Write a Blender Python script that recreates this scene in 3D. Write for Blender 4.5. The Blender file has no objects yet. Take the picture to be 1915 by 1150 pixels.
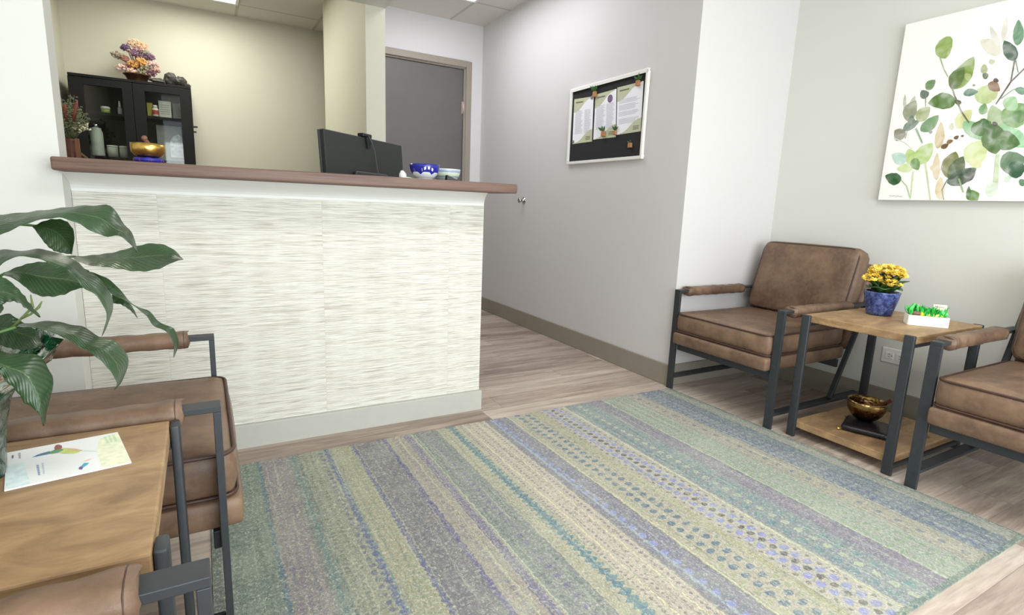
import bpy, bmesh, math, random
from mathutils import Vector, Matrix, noise as mnoise
R = math.radians
random.seed(7)
C = bpy.context.scene.collection
sc = bpy.context.scene

# ------------------------------------------------------------------ camera
CAM = Vector((0.0, 0.0, 0.95))
FPX = 1012.3
pi_, ro_, ya_ = R(-10.656), R(2.205), R(29.812)
FW = Vector((math.sin(ya_)*math.cos(pi_), math.cos(ya_)*math.cos(pi_), math.sin(pi_)))
R0 = Vector((math.cos(ya_), -math.sin(ya_), 0)); U0 = R0.cross(FW)
RT = math.cos(ro_)*R0 + math.sin(ro_)*U0; UP = RT.cross(FW)
cam_d = bpy.data.cameras.new('camera'); cam = bpy.data.objects.new('camera', cam_d); C.objects.link(cam)
cam_d.sensor_fit = 'HORIZONTAL'; cam_d.sensor_width = 36.0; cam_d.lens = FPX/1915*36.0
cam_d.clip_start = 0.02
m = Matrix((RT, UP, -FW)).transposed().to_4x4(); m.translation = CAM
cam.matrix_world = m
sc.camera = cam

def at(px, py, ax, val):
    """world point on the plane ax=val seen at a photo position (measuring aid)"""
    d = FW + RT*((px-957.5)/FPX) - UP*((py-575)/FPX)
    i = 'xyz'.index(ax)
    return CAM + d*((val-CAM[i])/d[i])

# ------------------------------------------------------------------ world + lights
w = bpy.data.worlds.new('world'); sc.world = w; w.use_nodes = True
w.node_tree.nodes['Background'].inputs[0].default_value = (0.86, 0.93, 1.0, 1)
w.node_tree.nodes['Background'].inputs[1].default_value = 1.2
def area(name, loc, rot, sx, sy, power, col):
    d = bpy.data.lights.new(name, 'AREA'); d.shape = 'RECTANGLE'; d.size = sx; d.size_y = sy
    d.energy = power; d.color = col
    o = bpy.data.objects.new(name, d); o.location = loc; o.rotation_euler = rot; C.objects.link(o); return o
# daylight through the storefront window behind the camera (points towards +Y)
area('window_daylight', (1.1, -1.74, 1.05), (R(90), 0, 0), 3.4, 1.6, 84, (0.93, 0.98, 1.0))
# lit ceiling panels: waiting room, hall, office
area('waiting_panel_light', (1.2, 0.35, 2.43), (0, 0, 0), 1.2, 0.6, 20, (1.0, 0.99, 0.96))
area('hall_panel_light', (1.58, 3.43, 2.43), (0, 0, 0), 0.6, 1.2, 8.5, (0.95, 0.94, 1.0))
area('office_panel_light', (0.045, 4.6, 2.43), (0, 0, 0), 0.6, 1.2, 17, (1.0, 0.97, 0.86))

vs = sc.view_settings
sc.display_settings.display_device = 'sRGB'
vs.view_transform = 'Standard'; vs.look = 'None'; vs.exposure = 0.3; vs.gamma = 1.0; vs.use_curve_mapping = False

# ------------------------------------------------------------------ materials
def lin(c):
    o = []
    for v in c[:3]:
        v /= 255.0
        o.append(v/12.92 if v <= 0.04045 else ((v+0.055)/1.055)**2.4)
    return tuple(o)+(1.0,)

class NT:
    """tiny expression helper over a node tree"""
    def __init__(s, name):
        s.mat = bpy.data.materials.new(name); s.mat.use_nodes = True
        s.t = s.mat.node_tree; s.bsdf = s.t.nodes['Principled BSDF']; s._c = None
    def n(s, kind, **kw):
        nd = s.t.nodes.new(kind)
        for k, v in kw.items(): setattr(nd, k, v)
        return nd
    def link(s, a, b):
        if isinstance(a, (int, float)): b.default_value = a
        elif isinstance(a, tuple): b.default_value = a
        else: s.t.links.new(a, b)
    def m(s, op, a, b=0.0, c=0.0):
        nd = s.n('ShaderNodeMath', operation=op)
        for i, v in enumerate((a, b, c)): s.link(v, nd.inputs[i])
        return nd.outputs[0]
    def coord(s):
        if s._c is None:
            tc = s.n('ShaderNodeTexCoord'); s._tc = tc
            sep = s.n('ShaderNodeSeparateXYZ'); s.t.links.new(tc.outputs['Object'], sep.inputs[0]); s._c = sep
        return s._c.outputs[0], s._c.outputs[1], s._c.outputs[2]
    def vec(s, x, y, z):
        nd = s.n('ShaderNodeCombineXYZ')
        for i, v in enumerate((x, y, z)): s.link(v, nd.inputs[i])
        return nd.outputs[0]
    def noise(s, v=None, scale=5.0, detail=3.0, rough=0.5, dist=0.0):
        nd = s.n('ShaderNodeTexNoise')
        if v is None: s.coord(); v = s._tc.outputs['Object']
        s.t.links.new(v, nd.inputs['Vector'])
        nd.inputs['Scale'].default_value = scale; nd.inputs['Detail'].default_value = detail
        nd.inputs['Roughness'].default_value = rough; nd.inputs['Distortion'].default_value = dist
        return nd.outputs[0]
    def white(s, v):
        nd = s.n('ShaderNodeTexWhiteNoise', noise_dimensions='3D'); s.t.links.new(v, nd.inputs[0]); return nd.outputs[0]
    def mix(s, f, a, b, blend='MIX'):
        nd = s.n('ShaderNodeMix', data_type='RGBA', blend_type=blend)
        s.link(f, nd.inputs[0]); s.link(a, nd.inputs[6]); s.link(b, nd.inputs[7])
        return nd.outputs[2]
    def ramp(s, f, stops):
        nd = s.n('ShaderNodeValToRGB'); r = nd.color_ramp
        while len(r.elements) < len(stops): r.elements.new(0.5)
        for e, (p, c) in zip(r.elements, stops): e.position = p; e.color = c
        s.link(f, nd.inputs[0]); return nd.outputs[0]
    def fit(s, v, a, b, c=0.0, d=1.0):
        nd = s.n('ShaderNodeMapRange'); s.link(v, nd.inputs[0])
        for i, q in enumerate((a, b, c, d)): nd.inputs[i+1].default_value = q
        return nd.outputs[0]
    def bump(s, h, strength=0.3, dist=0.002):
        nd = s.n('ShaderNodeBump'); nd.inputs['Strength'].default_value = strength; nd.inputs['Distance'].default_value = dist
        s.link(h, nd.inputs['Height']); s.t.links.new(nd.outputs[0], s.bsdf.inputs['Normal'])
    def done(s, col, rough=0.5, metal=0.0, spec=0.5):
        s.link(col, s.bsdf.inputs['Base Color']); s.link(rough, s.bsdf.inputs['Roughness'])
        s.bsdf.inputs['Metallic'].default_value = metal; s.bsdf.inputs['Specular IOR Level'].default_value = spec
        return s.mat

_cache = {}
def plain(name, rgb, rough=0.5, metal=0.0, var=0.08, scale=30.0, spec=0.5, bump=0.0):
    if name in _cache: return _cache[name]
    t = NT(name); c = lin(rgb)
    dk = tuple(max(0, v*(1-var)) for v in c[:3])+(1,); lt = tuple(min(1, v*(1+var)) for v in c[:3])+(1,)
    nz = t.noise(scale=scale)
    col = t.mix(t.fit(nz, 0.3, 0.7), dk, lt)
    if bump: t.bump(nz, bump, 0.001)
    _cache[name] = t.done(col, rough, metal, spec); return _cache[name]

def wall_mat(name, rgb):
    t = NT(name); nz = t.noise(scale=260, detail=2); t.bump(nz, 0.06, 0.0006)
    big = t.noise(scale=1.5)
    c = lin(rgb); d = tuple(v*0.97 for v in c[:3])+(1,)
    return t.done(t.mix(big, c, d), 0.62, 0, 0.3)
M_WALL = wall_mat('wall_paint', (221, 222, 216))
M_WALLH = wall_mat('hall_wall_paint', (214, 212, 212))
M_OFFICE = wall_mat('office_wall_paint', (206, 204, 188))
M_BASE = plain('baseboard_taupe', (146, 140, 127), 0.5, 0, 0.02)
M_PLINTH = plain('plinth_grey', (184, 184, 176), 0.5, 0, 0.02)
M_WHITE = plain('white_paint', (240, 241, 238), 0.45, 0, 0.01)
M_METAL = plain('charcoal_metal', (60, 64, 68), 0.48, 0.35, 0.08, 60)
M_BLACK = plain('black_plastic', (26, 27, 29), 0.45, 0, 0.1)

def leather():
    t = NT('brown_leather')
    n1 = t.noise(scale=9, detail=5, rough=0.6); n2 = t.noise(scale=55, detail=3); n3 = t.noise(scale=420, detail=2)
    col = t.ramp(n1, [(0.3, lin((88, 68, 55))), (0.5, lin((110, 87, 70))), (0.72, lin((134, 108, 86)))])
    col = t.mix(t.fit(n2, 0.45, 0.75, 0, 0.35), col, lin((140, 116, 92)))
    t.bump(t.m('ADD', t.m('MULTIPLY', n3, 0.5), n1), 0.25, 0.002)
    return t.done(col, t.fit(n2, 0.3, 0.7, 0.4, 0.55), 0, 0.45)
M_LEATHER = leather()
M_PIPING = plain('dark_leather_piping', (72, 50, 42), 0.5, 0, 0.15, 60)

def table_wood():
    t = NT('rustic_table_wood'); x, y, z = t.coord()
    v = t.vec(t.m('MULTIPLY', x, 1.6), t.m('MULTIPLY', y, 3.6), t.m('MULTIPLY', z, 9.0))
    n1 = t.noise(v, 2.2, 6, 0.62, 1.6); n2 = t.noise(t.vec(t.m('MULTIPLY', x, 2.0), t.m('MULTIPLY', y, 14.0), t.m('MULTIPLY', z, 14.0)), 6, 4, 0.6, 0.5); n3 = t.noise(scale=7, detail=4)
    col = t.ramp(n1, [(0.25, lin((122, 97, 70))), (0.42, lin((156, 126, 92))), (0.58, lin((178, 148, 109))), (0.78, lin((150, 121, 88)))])
    col = t.mix(t.fit(n2, 0.45, 0.8, 0, 0.35), col, lin((120, 92, 66)))
    col = t.mix(t.fit(n3, 0.55, 0.75, 0, 0.5), col, lin((120, 100, 80)))
    kn = t.noise(t.vec(t.m('MULTIPLY', x, 2.0), t.m('MULTIPLY', y, 3.0), z), 5.5, 1, 0.4)
    col = t.mix(t.fit(kn, 0.72, 0.78, 0, 0.75), col, lin((78, 60, 44)))
    t.bump(n2, 0.12, 0.001)
    return t.done(col, 0.5, 0, 0.35)
M_TWOOD = table_wood()

def counter_wood():
    t = NT('counter_wood'); x, y, z = t.coord()
    v = t.vec(t.m('MULTIPLY', x, 1.5), t.m('MULTIPLY', y, 22.0), t.m('MULTIPLY', z, 60.0))
    n1 = t.noise(v, 2.0, 5, 0.6, 0.8)
    col = t.ramp(n1, [(0.3, lin((92, 70, 62))), (0.55, lin((122, 97, 86))), (0.75, lin((104, 82, 74)))])
    return t.done(col, 0.45, 0, 0.4)
M_COUNTER = counter_wood()

def floor_mat():
    t = NT('vinyl_plank_floor'); x, y, z = t.coord()
    H, L = 0.152, 1.22
    yy = t.m('DIVIDE', t.m('ADD', y, 10.02), H); row = t.m('FLOOR', yy)
    off = t.m('MULTIPLY', t.white(t.vec(row, 3.3, 1.1)), L)
    xx = t.m('DIVIDE', t.m('ADD', t.m('ADD', x, 20.0), off), L); colm = t.m('FLOOR', xx)
    rnd = t.white(t.vec(row, colm, 0.5)); rnd2 = t.white(t.vec(colm, row, 7.5))
    gv = t.vec(t.m('ADD', t.m('MULTIPLY', x, 1.3), t.m('MULTIPLY', rnd, 17.0)), t.m('ADD', t.m('MULTIPLY', y, 14.0), t.m('MULTIPLY', rnd2, 31.0)), 0.0)
    n1 = t.noise(gv, 1.3, 6, 0.62, 1.0); n2 = t.noise(gv, 6, 5, 0.65, 0.6)
    col = t.ramp(t.m('ADD', t.m('MULTIPLY', n1, 0.75), t.m('MULTIPLY', rnd, 0.25)),
                 [(0.28, lin((128, 112, 102))), (0.42, lin((166, 150, 138))), (0.58, lin((196, 181, 168))), (0.76, lin((220, 208, 196)))])
    col = t.mix(t.fit(n2, 0.42, 0.8, 0, 0.5), col, lin((122, 106, 97)))
    fy = t.m('FRACT', yy); fx = t.m('FRACT', xx)
    e1 = t.m('LESS_THAN', fy, 0.012); e2 = t.m('LESS_THAN', fx, 0.002)
    edge = t.m('MAXIMUM', e1, e2)
    col = t.mix(t.m('MULTIPLY', edge, 0.5), col, lin((80, 70, 64)))
    t.bump(t.m('SUBTRACT', n2, t.m('MULTIPLY', edge, 2.0)), 0.15, 0.001)
    return t.done(col, t.fit(n2, 0.3, 0.7, 0.38, 0.5), 0, 0.4)

def wallpaper():
    t = NT('grasscloth_wallpaper'); x, y, z = t.coord()
    # three drops with seams, each drop shifted
    p = t.m('FLOOR', t.m('DIVIDE', t.m('SUBTRACT', x, 0.028-0.527*4), 0.527))
    sh = t.m('MULTIPLY', t.white(t.vec(p, 1.0, 2.0)), 9.0)
    def streak(sx, sz, sc_, o):
        return t.noise(t.vec(t.m('ADD', t.m('MULTIPLY', x, sx), sh), o, t.m('ADD', t.m('MULTIPLY', z, sz), sh)), sc_, 2, 0.6)
    a = streak(4.5, 430.0, 1.0, 0.0); b = streak(9.0, 640.0, 1.0, 5.0); c_ = streak(5.0, 330.0, 1.0, 9.0); d_ = streak(9.0, 520.0, 1.0, 14.0); e_ = streak(1.2, 60.0, 1.0, 20.0)
    col = t.ramp(a, [(0.32, lin((176, 172, 160))), (0.44, lin((206, 205, 193))), (0.55, lin((232, 231, 223))), (0.72, lin((200, 198, 185)))])
    col = t.mix(t.fit(b, 0.53, 0.63, 0, 0.8), col, lin((150, 145, 131)))
    col = t.mix(t.fit(c_, 0.60, 0.68, 0, 0.6), col, lin((168, 140, 126)))
    col = t.mix(t.fit(d_, 0.60, 0.68, 0, 0.7), col, lin((122, 122, 110)))
    col = t.mix(t.fit(e_, 0.35, 0.65, 0, 0.3), col, lin((234, 234, 228)))
    fr = t.m('FRACT', t.m('DIVIDE', t.m('SUBTRACT', x, 0.028-0.527*4), 0.527))
    seam = t.m('LESS_THAN', fr, 0.004)
    col = t.mix(t.m('MULTIPLY', seam, 0.35), col, lin((190, 190, 175)))
    t.bump(a, 0.2, 0.0012)
    return t.done(col, 0.6, 0, 0.3)

def rug_mat():
    t = NT('striped_rug'); x0, y0, z = t.coord()
    wob = t.noise(scale=38, detail=2)
    w2 = t.noise(t.vec(y0, x0, 3.0), 45, 2)
    x = t.m('ADD', x0, t.m('MULTIPLY', t.m('SUBTRACT', wob, 0.5), 0.016))
    y = t.m('ADD', y0, t.m('MULTIPLY', t.m('SUBTRACT', w2, 0.5), 0.014))
    bands = [(-.04, (92, 112, 92)), (.0, (122, 152, 116)), (.118, (150, 146, 126)), (.216, (128, 148, 122)), (.262, (160, 170, 122)),
             (.373, (178, 182, 124)), (.466, (128, 128, 126)), (.592, (174, 170, 134)), (.69, (140, 154, 136)), (.807, (192, 195, 140)),
             (.90, (208, 201, 156)), (1.042, (134, 134, 148)), (1.146, (192, 192, 142)), (1.324, (196, 198, 156)), (1.464, (136, 160, 150)),
             (1.61, (138, 138, 146)), (1.69, (166, 186, 148)), (1.84, (182, 186, 140)), (1.93, (112, 132, 148)), (2.03, (108, 138, 142)),
             (2.085, (168, 178, 144)), (2.143, (92, 124, 112))]
    fx = t.fit(x, -0.04, 2.18)
    dsat = lambda c: tuple(0.95*(0.62*q+0.38*(sum(c)/3+2))*k_ for q, k_ in zip(c, (1.01, .965, 1.05)))
    stops = [((b[0]+.04)/2.22, lin(dsat(b[1]))) for b in bands]
    nd = t.n('ShaderNodeValToRGB'); nd.color_ramp.interpolation = 'CONSTANT'
    r = nd.color_ramp
    while len(r.elements) < len(stops): r.elements.new(0.9)
    for e, (p, c) in zip(r.elements, stops): e.position = p; e.color = c
    t.link(fx, nd.inputs[0]); col = nd.outputs[0]
    def zig(xc, hw, amp, per, c, op=0.85, ph=0.0):
        nonlocal col
        tri = t.m('ABSOLUTE', t.m('SUBTRACT', t.m('FRACT', t.m('ADD', t.m('DIVIDE', y, per), ph)), 0.5))   # 0..0.5
        lim = t.m('ADD', t.m('MULTIPLY', tri, 2*amp), hw)
        k = t.m('LESS_THAN', t.m('ABSOLUTE', t.m('SUBTRACT', x, xc)), lim)
        col = t.mix(t.m('MULTIPLY', k, op), col, lin(c))
    def dots(xc, rx, ry, per, c, op=0.85, ph=0.0):
        nonlocal col
        u = t.m('DIVIDE', t.m('SUBTRACT', x, xc), rx)
        v = t.m('MULTIPLY', t.m('SUBTRACT', t.m('FRACT', t.m('ADD', t.m('DIVIDE', y, per), ph)), 0.5), per/ry)
        k = t.m('LESS_THAN', t.m('ADD', t.m('MULTIPLY', u, u), t.m('MULTIPLY', v, v)), 1.0)
        col = t.mix(t.m('MULTIPLY', k, op), col, lin(c))
    def line(xc, hw, c, op=0.8): zig(xc, hw, 0.0, 1.0, c, op)
    # green band with tall dark tooth pattern
    zig(.03, -.006, .02, .022, (78, 108, 88), .55); zig(.085, -.006, .02, .022, (80, 110, 92), .55, .5)
    zig(.125, .003, .007, .026, (82, 108, 128))
    for q in (.15, .172, .196): dots(q, .008, .006, .02, (128, 116, 142), .7, q*7)
    line(.24, .004, (88, 128, 130)); line(.258, .002, (100, 120, 112))
    for q in (.275, .30): dots(q, .007, .006, .019, (112, 120, 110), .7, q*5)
    dots(.335, .008, .007, .03, (98, 100, 132), .8); zig(.359, .003, .010, .03, (92, 102, 146)); line(.371, .0015, (110, 150, 150))
    for q in (.395, .42, .44): dots(q, .009, .008, .031, (140, 156, 120), .5, q*9)
    zig(.46, .004, .007, .021, (90, 92, 138))
    zig(.584, .004, .006, .02, (100, 88, 142))
    dots(.625, .01, .01, .03, (132, 122, 140), .5); line(.64, .002, (205, 200, 160), .6); zig(.68, .006, .007, .017, (112, 104, 148), .8)
    line(.665, .002, (96, 84, 138)); line(.70, .0022, (200, 214, 178), .7)
    for q, pp in ((.72, .018), (.79, .018)): zig(q, -.002, .010, pp, (104, 122, 112), .7)
    dots(.755, .009, .009, .04, (118, 108, 150), .85)
    zig(.83, -.003, .013, .02, (150, 160, 120), .6)
    zig(.874, .006, .017, .028, (78, 128, 142), .85); zig(.874, .0, .009, .011, (96, 120, 150), .6)
    zig(.915, -.004, .010, .016, (128, 120, 112), .8); zig(.955, -.005, .011, .019, (124, 108, 118), .75, .3)
    dots(.985, .006, .005, .024, (150, 128, 118), .7); zig(1.02, -.004, .011, .02, (128, 116, 126), .8, .1)
    line(.935, .0025, (222, 216, 170), .8); line(1.0, .002, (222, 216, 170), .8); line(1.041, .003, (110, 118, 112), .7)
    dots(1.083, .011, .013, .045, (140, 148, 206), .9); dots(1.105, .010, .009, .045, (122, 128, 142), .8, .5); dots(1.07, .006, .02, .03, (168, 186, 196), .6, .3)
    line(1.146, .0025, (118, 120, 110), .7); line(1.154, .002, (212, 212, 160), .8)
    dots(1.178, .009, .010, .038, (158, 164, 124), .75); dots(1.205, .014, .011, .038, (80, 108, 134), .9, .5)
    dots(1.25, .014, .011, .038, (84, 110, 136), .9, .0); dots(1.277, .009, .009, .038, (150, 158, 122), .7, .5)
    line(1.305, .010, (168, 170, 122), .6)
    dots(1.335, .006, .006, .036, (108, 104, 92), .8); dots(1.358, .014, .012, .036, (144, 146, 200), .9, .5)
    dots(1.388, .012, .010, .036, (94, 88, 92), .95); dots(1.414, .014, .012, .036, (138, 142, 198), .9, .5)
    dots(1.44, .006, .006, .036, (104, 104, 92), .8); line(1.46, .0025, (214, 220, 168), .8)
    dots(1.50, .014, .014, .05, (92, 136, 146), .7); dots(1.54, .012, .012, .045, (196, 206, 168), .6, .3); dots(1.575, .014, .014, .048, (100, 146, 150), .65, .6)
    zig(1.65, .004, .014, .03, (148, 136, 158), .6)
    for q in (1.72, 1.77, 1.81): dots(q, .012, .009, .034, (128, 160, 124), .6, q*3)
    line(1.70, .002, (196, 214, 170), .7); line(1.745, .002, (150, 166, 140), .7)
    line(1.845, .002, (120, 130, 118), .7); dots(1.885, .011, .010, .06, (96, 102, 156), .9); zig(1.885, -.01, .018, .06, (150, 156, 112), .5, .5); line(1.925, .002, (110, 122, 124), .7)
    for q in (1.95, 1.98, 2.01): dots(q, .011, .010, .033, (156, 172, 168), .5, q*4)
    dots(1.965, .008, .010, .04, (96, 108, 160), .6)
    line(2.03, .0025, (84, 112, 130), .7); line(2.084, .003, (78, 104, 118), .85); dots(2.11, .012, .012, .04, (140, 146, 128), .5); line(2.135, .002, (104, 130, 116), .7); line(2.152, .002, (160, 176, 140), .7)
    # fine lengthwise lines and blotches of the worn weave
    fl = t.noise(t.vec(t.m('MULTIPLY', x, 95.0), t.m('MULTIPLY', y0, 2.0), 4.0), 1.0, 2, 0.6)
    col = t.mix(t.fit(fl, 0.55, 0.68, 0, 0.42), col, lin((96, 112, 118))); col = t.mix(t.fit(fl, 0.30, 0.43, 0.42, 0), col, lin((206, 206, 186)))
    cr_ = t.noise(t.vec(t.m('MULTIPLY', x, 70.0), t.m('MULTIPLY', y0, 55.0), 9.0), 1.0, 3, 0.7, 1.5)
    col = t.mix(t.fit(cr_, 0.54, 0.6, 0, 0.45), col, lin((104, 116, 116)))
    # front and back borders
    b1 = t.m('LESS_THAN', y, 0.537)
    col = t.mix(t.m('MULTIPLY', b1, 0.7), col, lin((92, 116, 108)))
    # distressed, woven look
    f1 = t.noise(t.vec(x0, y0, 0.0), 120, 4, 0.75, 1.0)
    f2 = t.noise(t.vec(t.m('MULTIPLY', x0, 1.6), t.m('MULTIPLY', y0, 0.9), 7.0), 170, 3, 0.75, 0.8)
    f3 = t.noise(t.vec(x0, y0, 2.0), 4.0, 3, 0.6); f4 = t.noise(t.vec(x0, y0, 12.0), 34, 4, 0.7)
    col = t.mix(t.fit(f4, 0.4, 0.75, 0.0, 0.36), col, lin((172, 178, 164)))
    col = t.mix(t.fit(f1, 0.5, 0.68, 0, 0.6), col, lin((226, 228, 206)))
    col = t.mix(t.fit(f2, 0.49, 0.68, 0, 0.62), col, lin((88, 98, 96)))
    col = t.mix(t.fit(f3, 0.5, 0.8, 0, 0.25), col, lin((206, 210, 190)))
    t.bump(t.m('ADD', f1, f2), 0.4, 0.002)
    return t.done(col, 0.85, 0, 0.15)

def ceil_mat(xo, yo, px_, py_):
    t = NT('acoustic_ceiling_tile'); x, y, z = t.coord()
    def ln(c, o, p): return t.m('LESS_THAN', t.m('ABSOLUTE', t.m('SUBTRACT', t.m('FRACT', t.m('ADD', t.m('DIVIDE', t.m('SUBTRACT', c, o), p), 100.5)), 0.5)), 0.012/p)
    g = t.m('MAXIMUM', ln(x, xo, px_), ln(y, yo, py_))
    n1 = t.noise(scale=240, detail=2)
    col = t.mix(t.fit(n1, 0.35, 0.7), lin((214, 211, 204)), lin((232, 230, 224)))
    col = t.mix(g, col, lin((196, 193, 186)))
    t.bump(t.m('ADD', n1, t.m('MULTIPLY', g, 3.0)), 0.3, 0.002)
    return t.done(col, 0.8, 0, 0.2)

def glass_thin(name, tint=(1, 1, 1, 1), refl=0.08):
    t = NT(name)
    tr = t.n('ShaderNodeBsdfTransparent'); tr.inputs[0].default_value = tint
    gl = t.n('ShaderNodeBsdfGlossy'); gl.inputs['Roughness'].default_value = 0.03
    mx = t.n('ShaderNodeMixShader'); mx.inputs[0].default_value = refl
    t.t.links.new(tr.outputs[0], mx.inputs[1]); t.t.links.new(gl.outputs[0], mx.inputs[2])
    t.t.links.new(mx.outputs[0], t.t.nodes['Material Output'].inputs[0])
    return t.mat

def emis(name, rgb, s):
    t = NT(name); t.bsdf.inputs['Emission Color'].default_value = lin(rgb); t.bsdf.inputs['Emission Strength'].default_value = s
    return t.done(lin((240, 240, 240)), 0.4)

# ------------------------------------------------------------------ mesh builder
class MB:
    def __init__(s): s.v = []; s.f = []; s.mi = []; s.sm = []; s.uv = None
    def add(s, vs, fs, mi=0, smooth=False):
        o = len(s.v); s.v += [Vector(v) for v in vs]
        for f in fs: s.f.append([i+o for i in f]); s.mi.append(mi); s.sm.append(smooth)
        return s
    def box(s, x0, x1, y0, y1, z0, z1, mi=0, M=None):
        vs = [Vector((x, y, z)) for z in (z0, z1) for y in (y0, y1) for x in (x0, x1)]
        if M: vs = [M @ v for v in vs]
        return s.add(vs, [(0, 2, 3, 1), (4, 5, 7, 6), (0, 1, 5, 4), (2, 6, 7, 3), (0, 4, 6, 2), (1, 3, 7, 5)], mi)
    def bar(s, a, b, w, t, side, mi=0):
        """flat bar from a to b, width w along 'side', thickness t"""
        a = Vector(a); b = Vector(b); d = (b-a).normalized(); sd = Vector(side).normalized(); n = d.cross(sd).normalized()
        vs = [p+sd*(w/2*i)+n*(t/2*j) for p in (a, b) for j in (-1, 1) for i in (-1, 1)]
        return s.add(vs, [(0, 2, 3, 1), (4, 5, 7, 6), (0, 1, 5, 4), (2, 6, 7, 3), (0, 4, 6, 2), (1, 3, 7, 5)], mi)
    def prism(s, poly, fn, a, b, mi=0, smooth=False):
        """poly of 2d points; fn(u,v,h)->3d; extruded h from a to b"""
        n = len(poly); vs = [fn(u, v, h) for h in (a, b) for u, v in poly]
        fs = [list(range(n-1, -1, -1)), list(range(n, 2*n))]+[(i, (i+1) % n, n+(i+1) % n, n+i) for i in range(n)]
        return s.add(vs, fs, mi, smooth)
    def lathe(s, prof, c=(0, 0, 0), n=32, mi=0, smooth=True, cap=True):
        vs = []; c = Vector(c)
        for r, z in prof:
            for k in range(n): a = 2*math.pi*k/n; vs.append(c+Vector((r*math.cos(a), r*math.sin(a), z)))
        fs = [(i*n+k, i*n+(k+1) % n, (i+1)*n+(k+1) % n, (i+1)*n+k) for i in range(len(prof)-1) for k in range(n)]
        if cap: fs.append(list(range(n-1, -1, -1))); fs.append([(len(prof)-1)*n+k for k in range(n)])
        return s.add(vs, fs, mi, smooth)
    def tube(s, pts, rad, n=8, mi=0, closed=False, smooth=True):
        pts = [Vector(p) for p in pts]; m_ = len(pts); vs = []
        if not isinstance(rad, (list, tuple)): rad = [rad]*m_
        up = None
        for i, p in enumerate(pts):
            a = pts[i-1] if (i > 0 or closed) else p; b = pts[(i+1) % m_] if (i < m_-1 or closed) else p
            d = (b-a).normalized()
            if up is None:
                up = Vector((0, 0, 1)) if abs(d.z) < 0.9 else Vector((1, 0, 0))
            sd = d.cross(up).normalized(); up = sd.cross(d).normalized()
            for k in range(n):
                an = 2*math.pi*k/n; vs.append(p+(sd*math.cos(an)+up*math.sin(an))*rad[i])
        seg = m_ if closed else m_-1
        fs = [(i*n+k, i*n+(k+1) % n, ((i+1) % m_)*n+(k+1) % n, ((i+1) % m_)*n+k) for i in range(seg) for k in range(n)]
        if not closed: fs.append(list(range(n-1, -1, -1))); fs.append([(m_-1)*n+k for k in range(n)])
        return s.add(vs, fs, mi, smooth)
    def ball(s, c, r, sx=1, sy=1, sz=1, n=10, mi=0, jit=0.0, smooth=True):
        c = Vector(c); vs = []; m_ = max(3, n//2)
        for i in range(m_+1):
            ph = math.pi*i/m_
            for k in range(n):
                an = 2*math.pi*k/n; q = Vector((math.sin(ph)*math.cos(an)*sx, math.sin(ph)*math.sin(an)*sy, math.cos(ph)*sz))*r
                if jit and 0 < i < m_: q *= 1+random.uniform(-jit, jit)
                vs.append(c+q)
        fs = [(i*n+k, (i+1)*n+k, (i+1)*n+(k+1) % n, i*n+(k+1) % n) for i in range(m_) for k in range(n)]
        return s.add(vs, fs, mi, smooth)
    def poly(s, pts, mi=0): return s.add(pts, [list(range(len(pts)))], mi)
    def build(s, name, mats, parent=None, bevel=0.0, seg=2, sub=0, autos=False):
        me = bpy.data.meshes.new(name); me.from_pydata([tuple(v) for v in s.v], [], s.f)
        if not isinstance(mats, (list, tuple)): mats = [mats]
        for m_ in mats: me.materials.append(m_)
        for p, mi, sm in zip(me.polygons, s.mi, s.sm): p.material_index = mi; p.use_smooth = sm
        if s.uv:
            ul = me.uv_layers.new(name='UVMap')
            for lp in me.loops: ul.data[lp.index].uv = s.uv[lp.vertex_index]
        bm = bmesh.new(); bm.from_mesh(me); bmesh.ops.remove_doubles(bm, verts=bm.verts, dist=1e-6)
        bmesh.ops.recalc_face_normals(bm, faces=bm.faces); bm.to_mesh(me); bm.free()
        o = bpy.data.objects.new(name, me); C.objects.link(o)
        if parent: o.parent = parent
        if bevel:
            b = o.modifiers.new('bevel', 'BEVEL'); b.width = bevel; b.segments = seg; b.limit_method = 'ANGLE'; b.angle_limit = R(40)
            if seg > 2:
                for p in me.polygons: p.use_smooth = True
        if sub:
            m2 = o.modifiers.new('sub', 'SUBSURF'); m2.levels = sub; m2.render_levels = sub
        return o

def tag(o, label=None, cat=None, group=None, kind=None):
    if label: o['label'] = label
    if cat: o['category'] = cat
    if group: o['group'] = group
    if kind: o['kind'] = kind
    return o
def thing(name, label, cat, loc=(0, 0, 0), rz=0.0, group=None):
    o = bpy.data.objects.new(name, None); C.objects.link(o); o.location = loc; o.rotation_euler = (0, 0, rz)
    o.empty_display_size = 0.05
    return tag(o, label, cat, group)
def struct(o): o['kind'] = 'structure'; return o
def copy_tree(o, parent=None):
    c = o.copy(); C.objects.link(c); c.parent = parent
    for ch in [q for q in bpy.data.objects if q.parent == o]: copy_tree(ch, c)
    return c

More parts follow.
